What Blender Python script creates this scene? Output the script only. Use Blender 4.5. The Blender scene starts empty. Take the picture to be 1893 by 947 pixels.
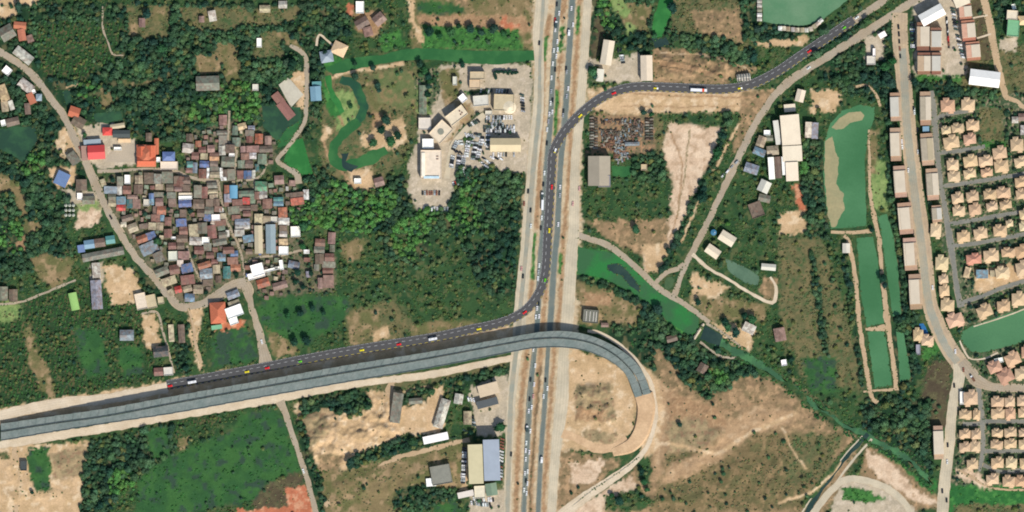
import bpy, math, random
import numpy as np
from mathutils import Vector
random.seed(11)
RNG = np.random.RandomState(5)
C = bpy.context.scene.collection
S = 0.6                        # metres per map unit
def gx(x): return (x - 946.5) * S
def gy(y): return (473.5 - y) * S
K = 0.89                       # mean daylight on open ground against base colour
def lin(c, k=K):
    out = []
    for v in c:
        v = v / 255.0
        out.append((v / 12.92 if v <= 0.04045 else ((v + 0.055) / 1.055) ** 2.4) * k)
    return tuple(out)
def pts(s): return [tuple(float(v) for v in p.split(',')) for p in s.split()]

# ------------------------------------------------------------------ noise
def h2(ix, iy, seed):
    n = (ix.astype(np.int64) * 374761393 + iy.astype(np.int64) * 668265263 + seed * 974711) & 0x7fffffff
    n = ((n ^ (n >> 13)) * 1274126177) & 0x7fffffff
    return ((n ^ (n >> 16)) & 0xffff) / 65535.0
def vnoise(x, y, sc, seed):
    x = np.asarray(x, float) / sc; y = np.asarray(y, float) / sc
    ix = np.floor(x); iy = np.floor(y); fx = x - ix; fy = y - iy
    fx = fx * fx * (3 - 2 * fx); fy = fy * fy * (3 - 2 * fy)
    a = h2(ix, iy, seed); b = h2(ix + 1, iy, seed); c = h2(ix, iy + 1, seed); d = h2(ix + 1, iy + 1, seed)
    return (a * (1 - fx) + b * fx) * (1 - fy) + (c * (1 - fx) + d * fx) * fy
def fbm(x, y, sc, seed, o=3):
    t = 0; a = 1.0; n = 0
    for k in range(o):
        t = t + a * vnoise(x, y, sc / 2 ** k, seed + 17 * k); n += a; a *= 0.55
    return t / n
def sdist(x, y, poly):
    d = np.full(x.shape, 1e18); ins = np.zeros(x.shape, bool)
    n = len(poly)
    for i in range(n):
        x0, y0 = poly[i]; x1, y1 = poly[(i + 1) % n]
        ex, ey = x1 - x0, y1 - y0
        t = np.clip(((x - x0) * ex + (y - y0) * ey) / max(ex * ex + ey * ey, 1e-9), 0, 1)
        d = np.minimum(d, (x - x0 - t * ex) ** 2 + (y - y0 - t * ey) ** 2)
        if y0 != y1:
            c = ((y0 <= y) & (y1 > y)) | ((y1 <= y) & (y0 > y))
            ins ^= c & (x < (y - y0) / (y1 - y0) * ex + x0)
    d = np.sqrt(d)
    return np.where(ins, d, -d)
def ldist(x, y, line):
    d = np.full(x.shape, 1e18)
    for (x0, y0), (x1, y1) in zip(line, line[1:]):
        ex, ey = x1 - x0, y1 - y0
        t = np.clip(((x - x0) * ex + (y - y0) * ey) / max(ex * ex + ey * ey, 1e-9), 0, 1)
        d = np.minimum(d, (x - x0 - t * ex) ** 2 + (y - y0 - t * ey) ** 2)
    return np.sqrt(d)

# ------------------------------------------------------------------ node materials
def new_mat(name):
    m = bpy.data.materials.new(name); m.use_nodes = True
    nt = m.node_tree; return m, nt, nt.nodes['Principled BSDF']
def noise_node(nt, scale, detail=4.0, rough=0.6, coord='Object', stretch=None):
    tc = nt.nodes.new('ShaderNodeTexCoord'); n = nt.nodes.new('ShaderNodeTexNoise')
    n.inputs['Scale'].default_value = scale; n.inputs['Detail'].default_value = detail
    n.inputs['Roughness'].default_value = rough
    src = tc.outputs[coord]
    if coord == 'World':
        pass
    if stretch:
        mp = nt.nodes.new('ShaderNodeMapping'); mp.inputs['Scale'].default_value = stretch
        nt.links.new(src, mp.inputs['Vector']); src = mp.outputs['Vector']
    nt.links.new(src, n.inputs['Vector']); return n
def geo_noise(nt, scale, detail=4.0, rough=0.6):
    g = nt.nodes.new('ShaderNodeNewGeometry'); n = nt.nodes.new('ShaderNodeTexNoise')
    n.inputs['Scale'].default_value = scale; n.inputs['Detail'].default_value = detail
    n.inputs['Roughness'].default_value = rough
    nt.links.new(g.outputs['Position'], n.inputs['Vector']); return n
def remap(nt, sock, a, b, lo, hi):
    r = nt.nodes.new('ShaderNodeMapRange'); r.inputs[1].default_value = a; r.inputs[2].default_value = b
    r.inputs[3].default_value = lo; r.inputs[4].default_value = hi
    nt.links.new(sock, r.inputs[0]); return r.outputs[0]
def mulv(nt, col, val):
    m = nt.nodes.new('ShaderNodeVectorMath'); m.operation = 'SCALE'
    nt.links.new(col, m.inputs[0]); nt.links.new(val, m.inputs['Scale']); return m.outputs[0]
def mixc(nt, fac, a, b):
    m = nt.nodes.new('ShaderNodeMix'); m.data_type = 'RGBA'
    nt.links.new(fac, m.inputs[0])
    for s, v in ((m.inputs[6], a), (m.inputs[7], b)):
        if isinstance(v, tuple): s.default_value = (*v[:3], 1)
        else: nt.links.new(v, s)
    return m.outputs[2]
def mat_vary(name, c, c2=None, scale=0.15, lo=0.85, hi=1.15, rough=0.9, fine=1.2, tracks=0.0):
    m, nt, b = new_mat(name)
    c2 = c2 or c
    n1 = geo_noise(nt, scale, 5); n2 = geo_noise(nt, fine, 3)
    col = mixc(nt, remap(nt, n1.outputs[0], .38, .62, 0, 1), lin(c), lin(c2))
    col = mulv(nt, col, remap(nt, n2.outputs[0], .3, .7, lo, hi))
    if tracks:                                  # worn wheel tracks along the lanes and dust on the verges
        a = nt.nodes.new('ShaderNodeAttribute'); a.attribute_name = 'across'
        ab = nt.nodes.new('ShaderNodeMath'); ab.operation = 'ABSOLUTE'; nt.links.new(a.outputs['Fac'], ab.inputs[0])
        w = nt.nodes.new('ShaderNodeMath'); w.operation = 'PINGPONG'; w.inputs[1].default_value = .22; nt.links.new(ab.outputs[0], w.inputs[0])
        col = mulv(nt, col, remap(nt, w.outputs[0], .02, .2, 1 + tracks * .4, 1 - tracks))
        ad = nt.nodes.new('ShaderNodeMath'); ad.operation = 'ADD'; nt.links.new(ab.outputs[0], ad.inputs[0]); nt.links.new(remap(nt, geo_noise(nt, .2, 4).outputs[0], .3, .7, -.25, .25), ad.inputs[1])
        col = mixc(nt, remap(nt, ad.outputs[0], .78, 1.1, 0, .7), col, lin((186, 164, 130)))
        col = mulv(nt, col, remap(nt, geo_noise(nt, .035, 5, .7).outputs[0], .35, .65, .9, 1.07))
    nt.links.new(col, b.inputs['Base Color']); b.inputs['Roughness'].default_value = rough
    return m
def mat_obj(name, rough=0.6, amp=0.18, scale=0.35, rust=0.0, wave=None, spec=0.3, metal=0.0):
    """paint, tin or tile whose own colour is the object's colour, with wear"""
    m, nt, b = new_mat(name)
    oi = nt.nodes.new('ShaderNodeObjectInfo')
    n1 = geo_noise(nt, scale, 5, .65)
    col = mulv(nt, oi.outputs['Color'], remap(nt, n1.outputs[0], .3, .7, 1 - amp, 1 + amp))
    if rust: col = mulv(nt, col, remap(nt, geo_noise(nt, .06, 3, .6).outputs[0], .3, .7, .68, .96))
    if rust:
        n2 = geo_noise(nt, .22, 5, .7)
        col = mixc(nt, remap(nt, n2.outputs[0], .52, .68, 0, rust), col, lin((132, 92, 72)))
        tc2 = nt.nodes.new('ShaderNodeTexCoord'); ad2 = nt.nodes.new('ShaderNodeVectorMath'); ad2.operation = 'ADD'
        nt.links.new(tc2.outputs['Object'], ad2.inputs[0]); nt.links.new(oi.outputs['Location'], ad2.inputs[1])
        vo = nt.nodes.new('ShaderNodeTexVoronoi'); vo.distance = 'CHEBYCHEV'; vo.inputs['Scale'].default_value = .33; nt.links.new(ad2.outputs[0], vo.inputs['Vector'])
        sp = nt.nodes.new('ShaderNodeSeparateColor'); nt.links.new(vo.outputs['Color'], sp.inputs[0])
        col = mulv(nt, col, remap(nt, sp.outputs[0], 0, 1, .72, 1.18))
        col = mixc(nt, remap(nt, sp.outputs[1], .72, .74, 0, rust * .9), col, lin((122, 100, 86)))
        n3 = geo_noise(nt, .5, 3, .7)
        col = mixc(nt, remap(nt, n3.outputs[0], .58, .7, 0, rust * .7), col, lin((150, 146, 130)))
    if wave:
        tc = nt.nodes.new('ShaderNodeTexCoord'); w = nt.nodes.new('ShaderNodeTexWave')
        w.inputs['Scale'].default_value = wave; w.inputs['Distortion'].default_value = .4
        nt.links.new(tc.outputs['Object'], w.inputs['Vector'])
        bp = nt.nodes.new('ShaderNodeBump'); bp.inputs['Strength'].default_value = .25; bp.inputs['Distance'].default_value = .05
        nt.links.new(w.outputs['Fac'], bp.inputs['Height']); nt.links.new(bp.outputs[0], b.inputs['Normal'])
        col = mulv(nt, col, remap(nt, w.outputs['Fac'], 0, 1, .95, 1.04))
    nt.links.new(col, b.inputs['Base Color']); b.inputs['Roughness'].default_value = rough
    b.inputs['Specular IOR Level'].default_value = spec; b.inputs['Metallic'].default_value = metal
    return m
def mat_water(name, c, c2, scale=.03, thr=(.45, .6), rough=.25):
    m, nt, b = new_mat(name)
    n1 = geo_noise(nt, scale, 5, .55); n2 = geo_noise(nt, .5, 3)
    col = mixc(nt, remap(nt, n1.outputs[0], thr[0], thr[1], 0, 1), lin(c), lin(c2))
    col = mulv(nt, col, remap(nt, n2.outputs[0], .3, .7, .94, 1.06))
    nt.links.new(col, b.inputs['Base Color']); b.inputs['Roughness'].default_value = rough
    b.inputs['Specular IOR Level'].default_value = .15
    w = geo_noise(nt, .9, 2); bp = nt.nodes.new('ShaderNodeBump')
    bp.inputs['Strength'].default_value = .08; bp.inputs['Distance'].default_value = .2
    nt.links.new(w.outputs[0], bp.inputs['Height']); nt.links.new(bp.outputs[0], b.inputs['Normal'])
    return m

M = {}
M['tin'] = mat_obj('corrugated_tin', .55, .20, .4, rust=.55, wave=1.6)
M['metal_sheet'] = mat_obj('metal_sheet_roof', .5, .07, .12, wave=.9)
M['tile'] = mat_obj('clay_tile', .8, .16, .7, wave=1.4)
M['wall'] = mat_obj('rendered_wall', .9, .12, .5)
M['slab'] = mat_obj('concrete_slab', .9, .12, .25)
M['paint'] = mat_obj('car_paint', .3, .04, 1.0, spec=.5)
M['scrap'] = mat_obj('rusty_scrap', .8, .3, .9, rust=.6)
M['glass'], _nt, _b = new_mat('dark_glass')
_b.inputs['Base Color'].default_value = (.012, .016, .02, 1); _b.inputs['Roughness'].default_value = .12
M['rubber'], _nt, _b = new_mat('rubber'); _b.inputs['Base Color'].default_value = (.02, .02, .02, 1)
M['frame'] = mat_vary('steel_frame', (175, 178, 172), (150, 150, 145), .5)
M['asphalt'] = mat_vary('highway_asphalt', (100, 112, 106), (116, 122, 112), .05, .93, 1.07, .85, .7, .10)
M['newasphalt'] = mat_vary('new_asphalt', (74, 73, 73), (77, 76, 75), .05, .985, 1.015, .8, .7)
M['concrete'] = mat_vary('road_concrete', (206, 191, 162), (190, 178, 152), .06, .93, 1.06, .9, .6, .07)
M['oldroad'] = mat_vary('worn_road', (174, 160, 138), (172, 154, 128), .06, .88, 1.08, .9, .6, .10)
M['lane'] = mat_vary('estate_lane_asphalt', (136, 134, 122), (122, 122, 112), .08, .9, 1.08, .9, .6, .08)
M['street'] = mat_vary('street_concrete', (152, 153, 137), (170, 160, 137), .05, .93, 1.07, .9, .6, .08)
M['shoulder'] = mat_vary('street_apron', (196, 172, 138), (180, 158, 130), .08, .88, 1.08, .9, .6, .07)
M['dirt'] = mat_vary('packed_dirt', (202, 174, 138), (186, 158, 122), .07, .88, 1.1, 1, .6, .10)
M['pale'] = mat_vary('pale_gravel', (222, 204, 176), (210, 190, 160), .06, .9, 1.06, 1, .6, .06)
M['deck'] = mat_vary('viaduct_deck_concrete', (114, 126, 120), (130, 138, 131), .10, .82, 1.12, .85, .35)
M['ramp'] = mat_vary('ramp_earth', (212, 178, 138), (194, 160, 122), .07, .88, 1.1, 1, .45)
M['white_line'] = mat_vary('white_road_paint', (208, 208, 204), None, .3, .96, 1.04, .7)
M['yellow_line'] = mat_vary('yellow_road_paint', (214, 190, 62), None, .3, .96, 1.04, .7)
M['bark'] = mat_vary('bark', (96, 80, 62), (80, 66, 52), 1.0)
M['pond'] = mat_water('pond_water', (66, 114, 74), (86, 134, 92), .012, (.36, .66))
M['lake'] = mat_water('lake_water', (90, 132, 96), (112, 144, 110), .015)
M['estate_pond'] = mat_water('estate_pond_water', (72, 116, 80), (88, 134, 92), .012, (.36, .66))
M['canal'] = mat_water('canal_weed', (46, 98, 54), (60, 112, 62), .04, rough=.5)
M['weed'] = mat_water('floating_weed', (44, 110, 52), (58, 126, 62), .05, rough=.6)
M['hyacinth'] = mat_water('hyacinth', (56, 100, 62), (46, 118, 58), .03, rough=.6)
M['dark_water'] = mat_water('dark_water', (44, 64, 60), (54, 74, 66), .05, rough=.2)
M['dark_canal'] = mat_water('dark_canal', (40, 78, 58), (50, 98, 60), .05, rough=.4)
M['murky'] = mat_water('murky_water', (46, 74, 58), (58, 94, 64), .05, rough=.3)
M['grey_pond'] = mat_water('grey_green_water', (96, 122, 98), (84, 110, 88), .05)
M['creek'] = mat_water('creek', (58, 96, 66), (76, 124, 78), .05, rough=.5)
M['mud'] = mat_vary('mud_flat', (166, 154, 114), (152, 146, 108), .08, .9, 1.08, 1, .4)
M['pool'] = mat_water('pool_water', (52, 110, 160), (60, 120, 170), .2, rough=.1)
def mat_foliage(name, use_attr):
    m, nt, b = new_mat(name)
    if use_attr:
        a = nt.nodes.new('ShaderNodeAttribute'); a.attribute_name = 'tint'; src = a.outputs['Color']
    else:
        a = nt.nodes.new('ShaderNodeObjectInfo'); src = a.outputs['Color']
    n1 = geo_noise(nt, .35, 4, .6)
    src = mulv(nt, src, remap(nt, n1.outputs[0], .3, .7, .7, 1.35))
    nt.links.new(src, b.inputs['Base Color']); b.inputs['Roughness'].default_value = .9
    b.inputs['Specular IOR Level'].default_value = .1
    return m
M['leaves'] = mat_foliage('leaves', False); M['leaves_many'] = mat_foliage('leaves_many', True)

# ------------------------------------------------------------------ object helpers
def tag(o, label=None, cat=None, group=None, kind=None):
    if label: o['label'] = label
    if cat: o['category'] = cat
    if group: o['group'] = group
    if kind: o['kind'] = kind
    return o
def link(name, me, mat=None, parent=None, color=None):
    o = bpy.data.objects.new(name, me); C.objects.link(o)
    if mat is not None and me is not None and not me.materials: me.materials.append(mat)
    if parent is not None: o.parent = parent
    if color: o.color = (*color[:3], 1)
    return o
def empty(name, x, y, z=0, rot=0):
    o = bpy.data.objects.new(name, None); C.objects.link(o)
    o.empty_display_size = .5
    o.location = (x, y, z); o.rotation_euler = (0, 0, rot); return o
def mesh(name, v, f):
    me = bpy.data.meshes.new(name); me.from_pydata(v, [], f); me.update(); return me
def box_vf(x0, x1, y0, y1, z0, z1):
    v = [(x0, y0, z0), (x1, y0, z0), (x1, y1, z0), (x0, y1, z0), (x0, y0, z1), (x1, y0, z1), (x1, y1, z1), (x0, y1, z1)]
    f = [(0, 3, 2, 1), (4, 5, 6, 7), (0, 1, 5, 4), (1, 2, 6, 5), (2, 3, 7, 6), (3, 0, 4, 7)]
    return v, f
def boxm(name, *a): return mesh(name, *box_vf(*a))
def smooth_line(p, step=5.0):
    """Catmull-Rom through points of any dimension"""
    p = [np.array(q, float) for q in p]
    if len(p) < 3:
        n = max(2, int(np.linalg.norm(p[1][:2] - p[0][:2]) / step) + 1)
        return [p[0] + (p[1] - p[0]) * i / (n - 1) for i in range(n)]
    out = []
    q = [2 * p[0] - p[1]] + p + [2 * p[-1] - p[-2]]
    for i in range(1, len(q) - 2):
        a, b, c, d = q[i - 1], q[i], q[i + 1], q[i + 2]
        n = max(1, int(np.linalg.norm(c[:2] - b[:2]) / step))
        for k in range(n):
            t = k / n
            out.append(.5 * (2 * b + (c - a) * t + (2 * a - 5 * b + 4 * c - d) * t * t + (3 * b - a - 3 * c + d) * t ** 3))
    out.append(p[-1]); return out
def normals(l):
    out = []
    for i in range(len(l)):
        a = l[max(0, i - 1)]; b = l[min(len(l) - 1, i + 1)]
        dx, dy = b[0] - a[0], b[1] - a[1]; n = math.hypot(dx, dy) or 1
        out.append((dy / n, -dx / n))          # to the traveller's left-hand side on a y-down map
    return out
EDGE = []                                      # shores and verges where tufts grow
OCC = []                                       # (kind, geometry, margin): where nothing grows
LAY = [0]
def ribbon(name, p, w, z, mat, jit=0.0, step=5.0, kind='structure', occ=True):
    LAY[0] += 1; z += .0011 * (LAY[0] % 30)
    if len(p[0]) == 2: p = [(a, b, w) for a, b in p]
    l = smooth_line(p, step); nn = normals(l); v = []; f = []; U = []
    for i, (q, n) in enumerate(zip(l, nn)):
        h = q[2] / 2
        j1 = jit * (float(vnoise(q[0], q[1], 9, 3)) - .5) * 2; j2 = jit * (float(vnoise(q[0], q[1], 9, 4)) - .5) * 2
        for u in (1, .7, .45, .22, 0, -.22, -.45, -.7, -1):
            s = h * u + (j1 if u == 1 else -j2 if u == -1 else 0)
            v.append((gx(q[0] + n[0] * s), gy(q[1] + n[1] * s), z)); U.append(u)
    for i in range(len(l) - 1):
        for k in range(8):
            a = i * 9 + k; f.append((a, a + 1, a + 10, a + 9))
    me = mesh(name, v, f); me.attributes.new('across', 'FLOAT', 'POINT').data.foreach_set('value', U)
    o = link(name, me, mat); o['kind'] = kind
    if mat in (M['oldroad'], M['dirt'], M['lane'], M['creek'], M['shoulder']): EDGE.append([(q[0] + n[0] * s * q[2] / 2, q[1] + n[1] * s * q[2] / 2) for s in (1, -1) for q, n in zip(l, nn)])
    if v and o.data.polygons[0].normal.z < 0: o.data.flip_normals()
    if occ: OCC.append(('l', [(q[0], q[1]) for q in l], max(q[2] for q in l) / 2 + 2))
    return o
def sheet(name, poly, z, mat, jit=1.0, step=6.0, occ=True, sc=10):
    LAY[0] += 1; z += .0011 * (LAY[0] % 30)
    out = []
    n = len(poly)
    for i in range(n):
        a, b = poly[i], poly[(i + 1) % n]
        m = max(1, int(math.dist(a, b) / step))
        for k in range(m):
            x = a[0] + (b[0] - a[0]) * k / m; y = a[1] + (b[1] - a[1]) * k / m
            jx = jit * (float(fbm(x, y, sc, 8, 2)) - .5) * 2.5; jy = jit * (float(fbm(x, y, sc, 9, 2)) - .5) * 2.5
            out.append((gx(x + jx), gy(y + jy), z))
    me = mesh(name, out, [tuple(range(len(out)))])
    if me.polygons[0].normal.z < 0: me.flip_normals()
    o = link(name, me, mat); o['kind'] = 'structure'
    if occ: OCC.append(('p', poly, 1.5))
    return o
# ================================================================== GROUND COVER
COV = {  # natural surface colours: three tones and a patch size
 'F': ((40,68,44),(34,58,40),(96,94,66),13), 'G': ((60,88,52),(46,74,46),(88,96,62),12),
 'B': ((52,90,52),(62,102,54),(56,78,62),20), 'D': ((132,116,82),(104,104,66),(160,136,102),16),
 'S': ((206,174,134),(190,160,120),(216,190,154),14), 'P': ((220,194,164),(206,178,148),(188,160,130),12),
 'R': ((192,118,86),(180,110,80),(204,150,116),10), 'C': ((190,174,148),(178,164,140),(200,184,160),10),
 'O': ((92,84,62),(84,74,58),(100,96,68),10), 'W': ((56,112,56),(48,100,52),(76,132,66),12),
 'V': ((122,110,88),(92,98,72),(66,82,56),5), 'Q': ((84,98,70),(66,84,58),(160,144,116),6),
 'J': ((150,122,92),(112,104,80),(176,136,102),5), 'U': ((52,78,48),(44,66,42),(98,92,62),7), 'A': ((124,108,76),(102,98,66),(144,122,88),12), 'I': ((182,150,114),(168,138,104),(192,162,126),12), 'Y': ((96,110,68),(112,116,76),(136,120,84),12), 'E': ((154,128,96),(126,110,80),(178,146,110),10),
 'H': ((204,184,150),(192,172,140),(188,160,124),10), 'N': ((168,134,100),(154,124,92),(180,148,112),6),
 'K': ((60,108,54),(76,126,62),(54,92,50),6), 'T': ((96,98,66),(120,110,76),(72,94,58),9),
 'L': ((124,146,86),(140,156,96),(104,130,76),8), 'Z': ((168,146,110),(140,126,94),(150,122,94),9),
}
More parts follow.
